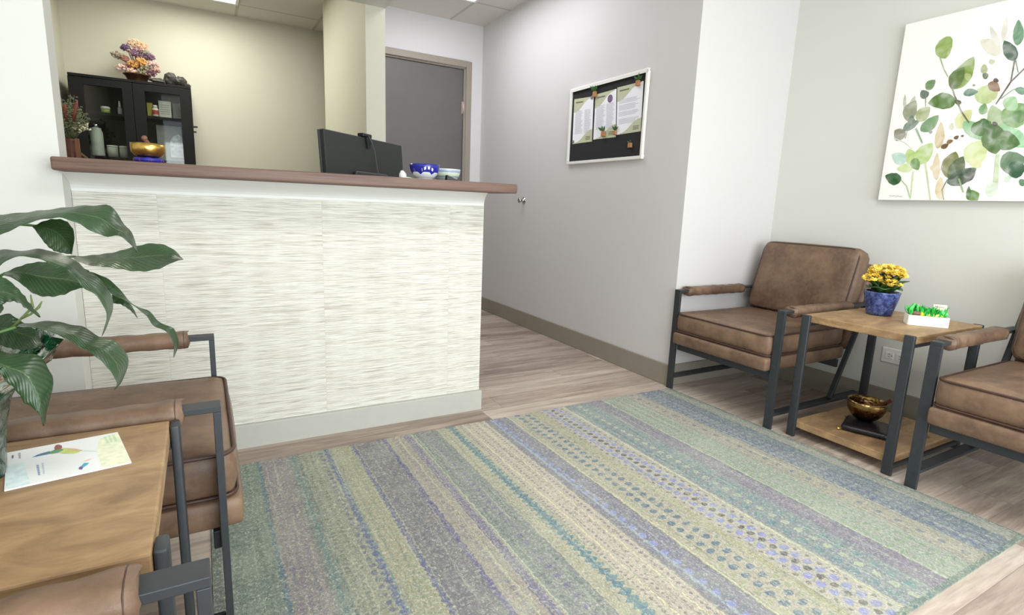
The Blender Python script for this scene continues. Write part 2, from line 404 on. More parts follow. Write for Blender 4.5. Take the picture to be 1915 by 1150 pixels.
def soft_box(x0, x1, y0, y1, z0, z1, r=0.03, crown=0.012, nx=14, ny=14, nz=5, puff=0.006):
    """rounded, slightly puffed cushion block: returns MB"""
    c = Vector(((x0+x1)/2, (y0+y1)/2, (z0+z1)/2)); h = Vector(((x1-x0)/2, (y1-y0)/2, (z1-z0)/2))
    mb = MB(); N = (nx, ny, nz)
    def pt(u, v, w_):
        q = Vector((u*h.x, v*h.y, w_*h.z)); inn = Vector((max(h.x-r, 0), max(h.y-r, 0), max(h.z-r, 0)))
        k = Vector([max(-inn[i], min(inn[i], q[i])) for i in range(3)]); d = q-k
        if d.length > 1e-9: q = k+d.normalized()*min(r, d.length if max(abs(d[i]) for i in range(3)) < r*0.999 else r)
        uu, vv, ww = max(-1, min(1, u)), max(-1, min(1, v)), max(-1, min(1, w_))
        q.z += (1-uu**2)*(1-vv**2)*crown*(1 if w_ > 0 else -0.15)*abs(ww)
        q.x += (1-vv**2)*(1-ww**2)*puff*uu; q.y += (1-uu**2)*(1-ww**2)*puff*vv
        n_ = mnoise.noise(q*9+c*3)*0.003; q += q.normalized()*n_
        return c+q
    def edge(n):   # denser near borders
        return [math.sin((i/n-0.5)*math.pi) for i in range(n+1)]
    for ax in range(3):
        a, b = [(1, 2), (2, 0), (0, 1)][ax]
        ea, eb = edge(N[a]), edge(N[b])
        for sgn in (-1, 1):
            vs = []
            for i in ea:
                for j in eb:
                    q = [0, 0, 0]; q[ax] = sgn; q[a] = i; q[b] = j; vs.append(pt(*q))
            nb = len(eb); fs = [(i*nb+j, (i+1)*nb+j, (i+1)*nb+j+1, i*nb+j+1) for i in range(len(ea)-1) for j in range(nb-1)]
            mb.add(vs, fs, 0, True)
    return mb
def rrect(x0, x1, y0, y1, r, z, n=6, dz=None):
    pts = []
    for cx, cy, a0 in ((x1-r, y1-r, 0), (x0+r, y1-r, 90), (x0+r, y0+r, 180), (x1-r, y0+r, 270)):
        for k in range(n+1):
            a = R(a0+90*k/n); pts.append(Vector((cx+r*math.cos(a), cy+r*math.sin(a), z)))
    return pts

# ================================================================== THE SETTING
H = 2.45
# floor
struct(MB().box(-0.95, 3.1, -1.9, 5.7, -0.05, 0.0).build('floor', floor_mat()))
# walls
XL, XA, XH = -0.82, 2.945, 2.20
wl = MB().box(XL-0.1, XL, -1.8, 2.077, 0, H); struct(wl.build('wall_left', M_WALL))
wf = MB().box(-0.95, -0.352, 2.077, 2.183, 0, H); struct(wf.build('wall_front_left', M_WALL))
wr = MB().box(XA, XA+0.1, -1.8, 2.071, 0, H); struct(wr.build('wall_right', M_WALL))
wh = MB().box(XH, XA+0.1, 2.071, 4.58, 0, H); struct(wh.build('wall_hall', M_WALLH))
# hall end wall with door opening
DX0, DX1, DZ = 1.16, 2.045, 2.095
we = MB(); we.box(1.04, DX0, 4.52, 4.64, 0, H); we.box(DX1, XH, 4.52, 4.64, 0, H); we.box(DX0, DX1, 4.52, 4.64, DZ, H)
struct(we.build('wall_hall_end', M_WALLH))
struct(MB().box(-1.05, 2.3, 5.55, 5.65, 0, H).build('wall_office_back', M_OFFICE))
struct(MB().box(-0.95, -0.85, 2.183, 5.55, 0, H).build('wall_office_left', M_OFFICE))
struct(MB().box(2.2, 2.3, 4.64, 5.55, 0, H).build('wall_office_right', M_OFFICE))
# stub wall between office and hall, and the dropped header over the counter
struct(MB().box(0.919, 1.039, 3.5, 4.77, 0, H).build('wall_partition', M_OFFICE))
struct(MB().box(-0.95, 1.039, 2.30, 3.5, 2.094, H).build('wall_header', M_WALL))
# rear wall with the storefront window
rw = MB(); rw.box(XL-0.1, XA+0.1, -1.9, -1.8, 2.3, H); rw.box(XL-0.1, XA+0.1, -1.9, -1.8, 0, 0.2); rw.box(XL-0.1, -0.65, -1.9, -1.8, 0.2, 2.3); rw.box(2.8, XA+0.1, -1.9, -1.8, 0.2, 2.3)
struct(rw.build('wall_rear', M_WALL))
wfr = MB()
for x in (-0.65, 0.5, 1.65, 2.75): wfr.box(x, x+0.05, -1.88, -1.82, 0.2, 2.3)
wfr.box(-0.65, 2.8, -1.88, -1.82, 0.2, 0.25); wfr.box(-0.65, 2.8, -1.88, -1.82, 2.25, 2.3)
struct(wfr.build('window_1', M_METAL))
# ceilings (dropped tiles): waiting room, hall, office share one level
struct(MB().box(-0.95, 3.1, -1.9, 2.30, H, H+0.05).build('ceiling', ceil_mat(0.349, 0.05, 0.61, 1.22)))
struct(MB().box(1.039, 2.3, 2.30, 4.64, H, H+0.05).build('ceiling', ceil_mat(1.892, 4.04, 0.61, 1.22)))
struct(MB().box(-0.95, 1.039, 2.30, 5.7, H, H+0.05).build('ceiling', ceil_mat(0.349, 5.215, 0.63, 1.22)))
struct(MB().box(1.039, 2.3, 4.64, 5.7, H, H+0.05).build('ceiling', ceil_mat(0.349, 5.215, 0.63, 1.22)))
# baseboards
struct(MB().box(XH-0.012, XH, 2.071-0.012, 4.52, 0, 0.118).build('baseboard_hall', M_BASE, bevel=0.003))
struct(MB().box(XH, XA-0.012, 2.071-0.012, 2.071, 0, 0.118).build('baseboard_alcove', M_BASE, bevel=0.003))
struct(MB().box(XA-0.012, XA, -1.8, 2.071-0.012, 0, 0.118).build('baseboard_right', M_BASE, bevel=0.003))
struct(MB().box(-0.82, -0.352, 2.065, 2.077, 0, 0.093).build('baseboard_left', M_PLINTH, bevel=0.003))
# hall door, frame, hinge
df = MB()
FW_ = 0.05
df.box(DX0-FW_, DX0, 4.505, 4.53, 0, DZ+FW_); df.box(DX1, DX1+FW_, 4.505, 4.53, 0, DZ+FW_); df.box(DX0, DX1, 4.505, 4.53, DZ, DZ+FW_)
df.box(DX0, DX0+0.012, 4.53, 4.64, 0, DZ); df.box(DX1-0.012, DX1, 4.53, 4.64, 0, DZ); df.box(DX0+.012, DX1-.012, 4.53, 4.64, DZ-0.012, DZ)
d1 = struct(MB().box(DX0+0.014, DX1-0.014, 4.545, 4.585, 0.01, DZ-0.014).build('door_1', plain('door_grey', (98, 95, 93), 0.45, 0, 0.04, 8), bevel=0.002))
struct(df.build('trim_1', plain('door_frame_taupe', (150, 140, 128), 0.45, 0, 0.02), bevel=0.003))
hg = MB(); hg.lathe([(0.008, 0), (0.008, 0.1)], (DX1-0.010, 4.536, 1.72), 12); hg.box(DX1-0.024, DX1-0.014, 4.541, 4.545, 1.72, 1.82)
hg.build('door_hinge', plain('hinge_beige', (196, 176, 164), 0.4, 0.3), d1)

# ------------------------------------------------------------------ reception desk
desk = thing('reception_desk', 'reception desk front wall clad in streaky pale grasscloth with a dark wood ledge', 'reception desk', (0.37, 2.24, 0))
D = lambda mb: [setattr(v, 'x', v.x-0.37) or setattr(v, 'y', v.y-2.24) for v in mb.v] and mb
D(MB().box(-0.352, 1.086, 2.187, 2.30, 0, 0.998)).build('half_wall', M_WHITE, desk)
wp = D(MB().box(-0.351, 1.088, 2.183, 2.1868, 0.0935, 0.944)); wpo = wp.build('wallpaper', wallpaper(), desk)
D(MB().box(-0.351, 1.094, 2.163, 2.1828, 0, 0.093)).build('plinth', M_PLINTH, desk, bevel=0.002)
# concave cove under the ledge, mitred at its right end
prof = []
for k in range(9):
    a = R(90*k/8); prof.append((2.183-0.135*(1-math.cos(a)), 0.944+0.054*math.sin(a)*0.55+0.054*0.45*(k/8)))
mb = MB(); vs = []; n = len(prof)
for i, (y, z) in enumerate(prof):
    xr = 1.088-0.05*(2.183-y)/0.135
    vs += [(-0.3515, y, z), (xr, y, z), (-0.3515, 2.1868, z), (xr, 2.1868, z)]
fs = []
for i in range(n-1):
    a, b = 4*i, 4*(i+1); fs += [(a, a+1, b+1, b), (a+1, a+3, b+3, b+1), (a, b, b+2, a+2)]
fs += [(4*n-4, 4*n-3, 4*n-1, 4*n-2), (0, 2, 3, 1)]
mb.add(vs, fs, 0, False); D(mb).build('cove', M_WHITE, desk)
tp = MB(); tp.box(-0.36, 1.146, 1.99, 2.40, 0.9995, 1.037)
D(tp).build('ledge', M_COUNTER, desk, bevel=0.006, seg=3)
# inner worktop behind the ledge
wt = thing('desk_worktop', 'low inner worktop behind the reception ledge under the monitor', 'worktop', (0.35, 2.7, 0))
MB().box(-0.69, 0.69, -0.39, 0.39, 0.70, 0.73).build('top', M_COUNTER, wt, bevel=0.003)
for x in (-0.67, 0.65): MB().box(x, x+0.02, -0.36, 0.36, 0, 0.70).build('side_panel', M_COUNTER, wt)

# ------------------------------------------------------------------ rug
rug = MB(); rug.box(-0.03, 2.165, 0.522, 2.022, 0.0, 0.005)
tag(rug.build('area_rug', rug_mat()), 'large striped area rug in green, blue, lavender and cream on the floor', 'rug')

# ------------------------------------------------------------------ armchair (front faces +x, front legs at x=.38)
def make_chair(name, label, group):
    t = thing(name, label, 'armchair', (0, 0, 0), 0, group)
    for s in (-1, 1):
        y = 0.30*s
        mb = MB(); mb.box(0.366, 0.38, y-0.0185, y+0.0185, 0, 0.5325); mb.build('front_leg', M_METAL, t, bevel=0.0012)
        mb = MB(); mb.box(-0.30, 0.38, y-0.0185, y+0.0185, 0.5325, 0.545); mb.build('armrest_bar', M_METAL, t, bevel=0.0012)
        mb = MB(); mb.bar((-(.054+.46*.075), y, .075), (-(.054+.46*.70), y, .70), 0.024, 0.014, (0, 1, 0)); mb.build('back_leg', M_METAL, t, bevel=0.003)
        mb = MB(); mb.box(-0.33, 0.3655, y-0.02, y+0.02, 0.062, 0.075); mb.box(-0.344, -0.33, y-0.02, y+0.02, 0.0, 0.075); mb.build('base_rail', M_METAL, t, bevel=0.003)
        # leather sleeve wrapped round the arm
        pr = [(-.028, -.016), (-.030, .004), (-.026, .018), (-.012, .023), (.012, .023), (.026, .018), (.030, .004), (.028, -.016), (.012, -.024), (-.006, -.022)]
        mb = MB(); N = 24
        rings = []
        for i in range(N+1):
            x = 0.315-0.44*i/N
            k = 1+0.05*math.sin(i*1.7)+0.03*math.sin(i*0.6+1)
            rings.append([(x+0.004*math.sin(j*2), y+s*0.0+u*k, 0.535+v*k) for j, (u, v) in enumerate(pr)])
        vs = [p for rg in rings for p in rg]; m_ = len(pr)
        fs = [(i*m_+j, i*m_+(j+1) % m_, (i+1)*m_+(j+1) % m_, (i+1)*m_+j) for i in range(N) for j in range(m_)]
        fs += [list(range(m_)), [N*m_+j for j in range(m_)]]
        mb.add(vs, fs, 0, True); sl = mb.build('arm_sleeve', M_LEATHER, t)
        for x in (-0.115, 0.305):
            st = MB(); st.tube([(x, y+u*1.04, 0.535+v*1.04) for u, v in pr], 0.0012, 5, closed=True)
            st.build('stitching', M_PIPING, sl)
    MB().box(0.352, 0.366, -0.28, 0.28, 0.222, 0.2615).build('front_crossbar', M_METAL, t, bevel=0.002)
    MB().box(-0.16, -0.146, -0.28, 0.28, 0.222, 0.2615).build('rear_crossbar', M_METAL, t, bevel=0.002)
    soft_box(-0.20, 0.412, -0.279, 0.279, 0.262, 0.326, 0.014, 0.0, puff=0.002).build('seat_base', M_LEATHER, t)
    cu = soft_box(-0.19, 0.402, -0.276, 0.276, 0.327, 0.432, 0.028, 0.014, puff=0.008).build('seat_cushion', M_LEATHER, t)
    pp = MB(); pp.tube(rrect(-0.185, 0.400, -0.273, 0.273, 0.035, 0.424), 0.0042, 6, closed=True); pp.build('piping', M_PIPING, cu); pp = MB()
    pp.tube(rrect(-0.188, 0.402, -0.275, 0.275, 0.03, 0.334), 0.0036, 6, closed=True)
    pp.build('piping', M_PIPING, cu)
    # back cushion, leaning
    bc = soft_box(-0.057, 0.057, -0.27, 0.27, 0.0, 0.385, 0.036, 0.006, nx=6, puff=0.012)
    lean = Matrix.Translation((-0.192, 0, 0.428)) @ Matrix.Rotation(R(-15.5), 4, 'Y')
    bc.v = [lean @ v for v in bc.v]
    bco = bc.build('back_cushion', M_LEATHER, t)
    def loopx(x): return [lean @ Vector((x, p.x, p.y)) for p in rrect(-0.262, 0.262, 0.008, 0.377, 0.05, 0)]
    pp = MB(); pp.tube(loopx(0.044), 0.004, 6, closed=True); pp.build('piping', M_PIPING, bco); pp = MB(); pp.tube(loopx(-0.044), 0.004, 6, closed=True)
    pp.build('piping', M_PIPING, bco)
    bp = soft_box(-0.022, 0.022, -0.279, 0.279, 0.0, 0.45, 0.02, 0.0, nx=4, puff=0.003)
    lean2 = Matrix.Translation((-0.232, 0, 0.30)) @ Matrix.Rotation(R(-18), 4, 'Y')
    bp.v = [lean2 @ v for v in bp.v]; bp.build('back_panel', M_LEATHER, t)
    return t
CH = 'brown leather armchairs with charcoal metal frames'
ch1 = make_chair('armchair', 'brown leather armchair in the alcove corner, beyond the right side table', CH)
ch1.location = (2.55, 1.73, 0); ch1.rotation_euler = (0, 0, math.pi)
def chair_at(x, y, z, rz, label):
    c = copy_tree(ch1); c.location = (x, y, z); c.rotation_euler = (0, 0, rz); c['label'] = label; return c
chair_at(2.55, 0.548, 0, math.pi, 'brown leather armchair cut by the right edge, near side of the flower table')
chair_at(-0.37, 1.449, 0.005, 0, 'brown leather armchair against the left end of the desk, behind the brochure table')
chair_at(-0.395, 0.316, 0.005, 0, 'armchair in the bottom left corner showing only its leather armrest and grey bar')

# ------------------------------------------------------------------ side tables
def make_table(label):
    t = thing('side_table', label, 'side table', (0, 0, 0), 0, 'rustic wood side tables with charcoal frames')
    MB().box(-0.265, 0.265, -0.214, 0.214, 0.512, 0.542).build('tabletop', M_TWOOD, t, bevel=0.003)
    MB().box(-0.262, 0.262, -0.200, 0.200, 0.040, 0.070).build('shelf', M_TWOOD, t, bevel=0.003)
    for sx in (-1, 1):
        for sy in (-1, 1):
            x = 0.266 if sx > 0 else -0.281
            mb = MB(); mb.box(x, x+0.015, sy*0.196-0.018, sy*0.196+0.018, 0, 0.543)
            mb.build('leg', M_METAL, t, bevel=0.004, seg=3)
    for sy in (-1, 1):
        MB().box(-0.2655, 0.2655, sy*0.196-0.014, sy*0.196+0.014, 0.024, 0.0395).build('bottom_rail', M_METAL, t, bevel=0.002)
        MB().box(-0.2655, 0.2655, sy*0.196-0.014, sy*0.196+0.014, 0.497, 0.5115).build('top_rail', M_METAL, t, bevel=0.002)
    return t
tb = make_table('wooden side table with blue flower pot on top, between the two right armchairs')
tb.location = (2.48, 1.14, 0); tb.rotation_euler = (0, 0, math.pi)
tb2 = copy_tree(tb); tb2.location = (-0.338, 0.897, 0); tb2.rotation_euler = (0, 0, 0)
tb2['label'] = 'wooden side table at lower left holding the white brochure and big leafy plant'

# ------------------------------------------------------------------ wall picture
X = XA-0.034
pic = thing('canvas_print', 'large white watercolour canvas of green eucalyptus leaves on the right wall', 'picture', (XA, 1.07, 1.045))
cv = MB(); cv.box(-0.034, -0.001, -0.42, 0.42, 0, 0.805); cv.build('canvas', plain('canvas_white', (250, 252, 247), 0.7, 0, 0.01), pic, bevel=0.003)
def water(rgb):
    nm = 'watercolour_%d_%d_%d' % rgb
    if nm in _cache: return _cache[nm]
    t = NT(nm); c = lin(rgb); l = tuple(v*0.55+0.40 for v in c[:3])+(1,); d = tuple(v*0.85 for v in c[:3])+(1,); c = tuple(v*0.9+0.08 for v in c[:3])+(1,)
    n1 = t.noise(scale=18, detail=2, dist=0.6)
    _cache[nm] = t.done(t.ramp(n1, [(0.32, d), (0.5, c), (0.72, l)]), 0.7, 0, 0.2); return _cache[nm]
paint = MB(); pm = []; pk = {}
def pidx(rgb):
    if rgb not in pk: pk[rgb] = len(pm); pm.append(water(rgb))
    return pk[rgb]
layer = [0]
def cz(zx, zy):
    p = at(1640+zx/2.876, zy/2.876, 'x', X-0.0004-layer[0]*0.00002)
    return Vector((p.x-XA, p.y-1.07, p.z-1.045))
def pleaf(b, tip, wd, rgb, shape=1.0, round_=False):
    layer[0] += 1
    b = Vector((b[0], b[1], 0)); tp_ = Vector((tip[0], tip[1], 0)); d = tp_-b; n_ = Vector((-d.y, d.x, 0)).normalized()
    K = 16; L_, R_ = [], []
    for i in range(K+1):
        s_ = i/K; ww = math.sin(math.pi*s_**(0.8 if not round_ else 0.75))**(0.75 if not round_ else 0.5)*wd/2*(1+0.03*math.sin(i*1.3+b.x))
        c = b+d*s_+n_*(0.10*wd*math.sin(math.pi*s_)*math.sin(b.x*0.7))
        L_.append(c+n_*ww); R_.append(c-n_*ww)
    pts = L_+R_[-2:0:-1]
    q = []
    for p in pts:
        w_ = cz(p.x, p.y)
        w_.y = max(-0.418, min(0.418, w_.y)); w_.z = max(0.002, min(0.803, w_.z)); q.append(w_)
    paint.poly(q, pidx(rgb))
def pstem(pts, wd, rgb):
    layer[0] += 1
    for (a, b) in zip(pts[:-1], pts[1:]):
        a = Vector((*a, 0)); b = Vector((*b, 0)); d = (b-a).normalized(); n_ = Vector((-d.y, d.x, 0))*wd/2
        paint.poly([cz(*(a+n_).xy), cz(*(b+n_*0.8).xy), cz(*(b-n_*0.8).xy), cz(*(a-n_).xy)], pidx(rgb))
PALE = (222, 228, 186)
for a in [((665, 290), (555, 215), 80, (226, 224, 206)), ((655, 250), (610, 140), 36, (232, 230, 218)), ((680, 230), (700, 90), 30, (234, 230, 218)),
          ((480, 870), (590, 760), 120, (216, 228, 166)), ((430, 690), (510, 590), 76, (222, 226, 168)), ((500, 860), (560, 900), 60, (226, 228, 176)),
          ((325, 800), (345, 655), 50, (216, 198, 156)), ((320, 970), (325, 820), 40, (226, 208, 172)), ((340, 1074), (345, 950), 50, (236, 220, 184)), ((285, 900), (345, 915), 40, (228, 212, 176)), ((400, 700), (405, 660), 26, (206, 212, 180)),
          ((600, 1060), (650, 960), 60, (228, 240, 222)), ((690, 980), (725, 940), 34, (206, 228, 206)),
          ((150, 590), (152, 505), 18, (206, 208, 196)), ((175, 600), (205, 515), 30, (196, 200, 184)), ((160, 650), (210, 540), 72, (160, 164, 138)), ((215, 650), (285, 575), 66, (176, 186, 138)), ((150, 735), (95, 700), 72, (136, 134, 112)), ((140, 700), (228, 650), 44, (78, 110, 90)), ((185, 670), (190, 620), 40, (110, 128, 104)),
          ((235, 705), (332, 620), 62, (118, 156, 108)), ((262, 530), (240, 485), 50, (66, 94, 70)), ((266, 482), (314, 430), 46, (116, 148, 100)),
          ((340, 312), (395, 196), 84, (150, 176, 92), 1, True), ((405, 478), (522, 305), 92, (140, 166, 84)), ((402, 480), (470, 360), 76, (104, 130, 74)), ((425, 545), (275, 555), 88, (96, 130, 64)), ((455, 555), (415, 540), 26, (96, 96, 70)),
          ((205, 880), (170, 800), 72, (192, 216, 134)), ((215, 880), (300, 770), 84, (184, 212, 132)), ((200, 850), (222, 915), 54, (116, 156, 84)), ((190, 905), (108, 910), 48, (208, 228, 156)), ((158, 862), (80, 832), 66, (190, 222, 208)),
          ((132, 966), (44, 945), 66, (46, 94, 46)), ((490, 1074), (550, 1040), 74, (104, 146, 76)), ((488, 1074), (495, 1000), 26, (84, 120, 64)),
          ((385, 960), (425, 815), 100, (136, 140, 88)), ((400, 985), (465, 840), 88, (84, 102, 58)), ((378, 985), (536, 905), 80, (58, 84, 58)), ((470, 975), (530, 915), 40, (62, 66, 52)),
          ((755, 245), (762, 105), 58, (112, 154, 120)), ((745, 325), (684, 218), 74, (66, 94, 74)), ((800, 500), (742, 478), 40, (96, 146, 118)),
          ((540, 545), (615, 460), 100, (196, 212, 150)), ((600, 530), (650, 490), 60, (200, 212, 156)), ((465, 505), (545, 493), 40, (96, 134, 112)), ((598, 450), (662, 488), 56, (142, 110, 76)),
          ((575, 395), (578, 345), 36, (170, 180, 126), 1, True), ((568, 408), (600, 402), 34, (98, 112, 86), 1, True), ((604, 330), (636, 330), 26, (204, 208, 178), 1, True), ((470, 412), (508, 408), 40, (184, 198, 134), 1, True), ((626, 430), (655, 438), 22, (88, 62, 76), 1, True), ((515, 457), (530, 459), 12, (150, 138, 110), 1, True), ((280, 708), (300, 708), 18, (170, 158, 164), 1, True),
          ((560, 615), (582, 555), 46, (134, 172, 118)), ((466, 655), (565, 750), 74, (156, 202, 154)), ((650, 680), (745, 750), 120, (150, 200, 150)), ((720, 700), (800, 790), 90, (166, 214, 170)),
          ((640, 690), (620, 565), 92, (168, 188, 142)), ((505, 705), (615, 655), 84, (84, 122, 64)), ((560, 640), (600, 700), 60, (70, 112, 56)), ((600, 700), (640, 828), 130, (100, 130, 78)), ((640, 725), (770, 775), 104, (90, 124, 68)), ((590, 720), (680, 700), 80, (76, 110, 58)),
          ((675, 660), (800, 560), 130, (122, 162, 96)), ((700, 590), (745, 520), 84, (164, 204, 154)), ((730, 640), (800, 600), 70, (94, 136, 76)),
          ((664, 895), (800, 850), 120, (104, 136, 104)), ((705, 930), (800, 895), 90, (68, 106, 80)), ((770, 995), (800, 970), 40, (86, 130, 96)),
          ((620, 665), (650, 668), 26, (58, 56, 52), 1, True),
          ((345, 795), (385, 775), 26, (124, 98, 66)), ((375, 770), (410, 755), 22, (146, 118, 82)), ((415, 745), (440, 730), 20, (112, 84, 62)), ((452, 733), (468, 728), 12, (84, 62, 60))]:
    pleaf(*a)
for a in [([(340, 310), (360, 370), (382, 412)], 7, (176, 190, 150)), ([(395, 440), (420, 520), (455, 600), (495, 660)], 9, (120, 116, 92)), ([(742, 320), (720, 440), (640, 560)], 9, (112, 102, 96)),
          ([(800, 362), (720, 440)], 8, (116, 96, 96)), ([(746, 320), (760, 390)], 6, (120, 150, 124)), ([(720, 490), (668, 530)], 5, (130, 168, 140)), ([(128, 966), (160, 1000), (180, 1070)], 5, (176, 200, 160)),
          ([(196, 920), (180, 1070)], 8, (206, 224, 176)), ([(260, 870), (288, 1074)], 8, (206, 216, 176)), ([(380, 965), (350, 1020), (360, 1074)], 5, (84, 110, 84)), ([(440, 960), (465, 1035)], 10, (150, 176, 134)),
          ([(210, 690), (245, 770)], 10, (150, 180, 150)), ([(262, 525), (262, 572)], 5, (96, 110, 92)), ([(640, 980), (650, 830)], 26, (202, 220, 180)), ([(95, 745), (150, 765), (190, 800)], 5, (222, 232, 214)), ([(152, 745), (165, 700)], 4, (160, 160, 140)),
          ([(800, 480), (735, 480), (668, 530)], 5, (120, 158, 130)),
          ([(66, 1054), (74, 1050), (82, 1056), (92, 1050), (100, 1057), (112, 1052), (124, 1058), (138, 1055)], 2.5, (170, 172, 168))]:
    pstem(*a)
# the part of the print beyond the frame edge continues in the same manner
for a in [((830, 620), (900, 500), 90, (110, 150, 90)), ((850, 700), (960, 720), 90, (130, 170, 120)), ((900, 950), (840, 820), 90, (96, 130, 96)), ((960, 860), (1040, 760), 80, (150, 180, 120)), ((1000, 560), (1060, 440), 70, (90, 130, 84)), ((1120, 700), (1180, 640), 60, (170, 190, 130))]: pleaf(*a)
paint.build('painted_leaves', pm, pic)

# ------------------------------------------------------------------ bulletin board
XB = XH
bd = thing('bulletin_board', 'black felt notice board in a white frame on the hallway wall', 'notice board', (XB, 2.771, 1.48))
bw, bh, fr_ = 0.369, 0.243, 0.019
mb = MB(); mb.box(-0.02, -0.001, -bw, bw, -bh, -bh+fr_); mb.box(-0.02, -0.001, -bw, bw, bh-fr_, bh); mb.box(-0.02, -0.001, -bw, -bw+fr_, -bh+fr_, bh-fr_); mb.box(-0.02, -0.001, bw-fr_, bw, -bh+fr_, bh-fr_)
mb.build('frame', plain('frame_white', (238, 238, 232), 0.4, 0, 0.01), bd, bevel=0.004)
MB().box(-0.008, -0.001, -bw+fr_, bw-fr_, -bh+fr_, bh-fr_).build('felt', plain('black_felt', (34, 34, 36), 0.9, 0, 0.15, 200), bd)
M_PAPER = plain('paper_white', (246, 246, 252), 0.6, 0, 0.01); M_OLIVE = plain('print_olive', (196, 200, 168), 0.6, 0, 0.04)
M_INK = plain('print_grey_ink', (206, 206, 216), 0.6, 0, 0.02); M_INKD = plain('print_dark_ink', (110, 112, 100), 0.6); M_SEAL = plain('print_purple', (120, 98, 130), 0.6, 0, 0.3, 200)
def zb(zx, zy, off): return at(1020+zx/4.6, 90+zy/4.6, 'x', XB-off)
def flyer(q, label, cols, off=0.0086, olive=(0.42, 0.38), seal=None, blank=()):
    P = [zb(*p, off) for p in q]                    # TL, TR, BR, BL
    ctr = sum(P, Vector())/4
    def uv(u, v, o=0.0):
        p = (P[0]*(1-u)+P[1]*u)*(1-v)+(P[3]*(1-u)+P[2]*u)*v - ctr; p.x -= o; return p
    mb = MB(); mb.add([uv(0, 0), uv(1, 0), uv(1, 1), uv(0, 1), uv(0, 0, .0006), uv(1, 0, .0006), uv(1, 1, .0006), uv(0, 1, .0006)],
                      [(0, 1, 2, 3), (4, 7, 6, 5), (0, 4, 5, 1), (1, 5, 6, 2), (2, 6, 7, 3), (3, 7, 4, 0)], 0)
    o1 = .0009
    a, b = olive
    def wave(f): return 1/(1+math.exp(-7*(f-.5)))        # soft S curve
    K = 14
    mb.add([uv(.93*k/K, 0, o1) for k in range(K+1)]+[uv(.93*k/K, a*(1-wave(k/K))*.72+.012, o1) for k in range(K+1)], [(k, k+1, K+2+k, K+1+k) for k in range(K)], 1)
    mb.add([uv(.12+.88*k/K, 1, o1) for k in range(K+1)]+[uv(.12+.88*k/K, 1-b*wave(k/K)*.72-.012, o1) for k in range(K+1)], [(k, k+1, K+2+k, K+1+k) for k in range(K)], 1)
    random.seed(len(label))
    for (u0, u1) in cols:
        v = 0.27
        while v < 0.78:
            if not any(x0 < v < x1 for x0, x1 in blank):
                L_ = random.uniform(0.75, 1)
                mb.poly([uv(u0, v, .0011), uv(u0+(u1-u0)*L_, v, .0011), uv(u0+(u1-u0)*L_, v+.011, .0011), uv(u0, v+.011, .0011)], 2)
            v += 0.024
    mb.poly([uv(.1, .07, .0012), uv(.48, .07, .0012), uv(.48, .1, .0012), uv(.1, .1, .0012)], 3)
    for k in range(3): mb.poly([uv(.68, .87+.03*k, .0012), uv(.92, .87+.03*k, .0012), uv(.92, .885+.03*k, .0012), uv(.68, .885+.03*k, .0012)], 3)
    if seal: mb.poly([uv(seal[0]+seal[2]*math.cos(R(k*24)), seal[1]+seal[2]*0.72*math.sin(R(k*24)), .0013) for k in range(15)], 4)
    o = mb.build('flyer', [M_PAPER, M_OLIVE, M_INK, M_INKD, M_SEAL]); o.location = ctr
    return tag(o, label, 'flyer', 'printed flyers on the notice board')
flyer([(250, 440), (415, 414), (400, 803), (232, 826)], 'leftmost white and olive flyer pinned on the black notice board', [(.1, .5), (.58, .92)])
flyer([(432, 400), (612, 350), (605, 765), (412, 787)], 'middle flyer with purple round seal pinned on the notice board', [(.08, .5), (.56, .93)], seal=(.72, .17, .12))
flyer([(620, 340), (845, 282), (820, 715), (612, 747)], 'rightmost flyer with blocks of printed text on the notice board', [(.08, .92)], blank=((.36, .39), (.5, .53), (.63, .66)))
# little planter magnets
M_CORK = plain('cork', (176, 124, 82), 0.7, 0, 0.2, 200); M_TINYLEAF = plain('tiny_leaf_green', (56, 104, 52), 0.5, 0, 0.3, 120)
def magnet(zx, zy, label, leaves, big=1.0):
    p = zb(zx, zy, 0.010)
    t = thing('planter_magnet', label, 'magnet', p, 0, 'tiny plant magnets on the notice board')
    s = 0.012*big
    MB().prism([(-s, -s), (s, -s), (s*0.9, s), (-s*0.9, s)], lambda u, v, h: (h, u, v), -0.014, 0).build('pot', M_CORK, t, bevel=0.0015)
    if leaves:
        mb = MB(); random.seed(int(zx))
        for k in range(leaves):
            a = random.uniform(-1.0, 1.0); L_ = random.uniform(0.016, 0.036)*big
            d = Vector((random.uniform(-.5, .1), math.sin(a), math.cos(a))).normalized()*L_; n_ = d.cross(Vector((1, 0, 0))).normalized()*L_*0.2
            b = Vector((-0.007, a*0.004, s))
            mb.add([b, b+d*0.5+n_, b+d, b+d*0.5-n_, b+d*0.5+Vector((-0.003, 0, 0))], [(0, 1, 4), (1, 2, 4), (2, 3, 4), (3, 0, 4), (0, 3, 2, 1)], 0)
        mb.build('sprig', M_TINYLEAF, t)
magnet(432, 398, 'cork planter magnet with tall green sprig overlapping the top frame', 14, 1.35)
magnet(803, 302, 'cork planter magnet with short green tuft at the top right of the board', 9, 1.2)
magnet(505, 738, 'cork planter magnet with dark branching leaves at the foot of the middle flyer', 10, 1.3)
magnet(604, 728, 'narrow cork planter magnet between the middle and right flyers', 6, 1.0)
magnet(735, 836, 'bare cork planter magnet on the empty black felt', 2, 1.1)
for (zx, zy, lb) in ((400, 425, 'round grey glass magnet at the top of the left flyer'), (238, 806, 'round grey glass magnet at the bottom corner of the left flyer')):
    p = zb(zx, zy, 0.0105); mb = MB(); mb.ball((0, 0, 0), 0.012, 0.35, 1, 1, 14)
    o = mb.build('round_magnet', plain('grey_glass', (128, 130, 128), 0.2)); o.location = p; tag(o, lb, 'magnet')
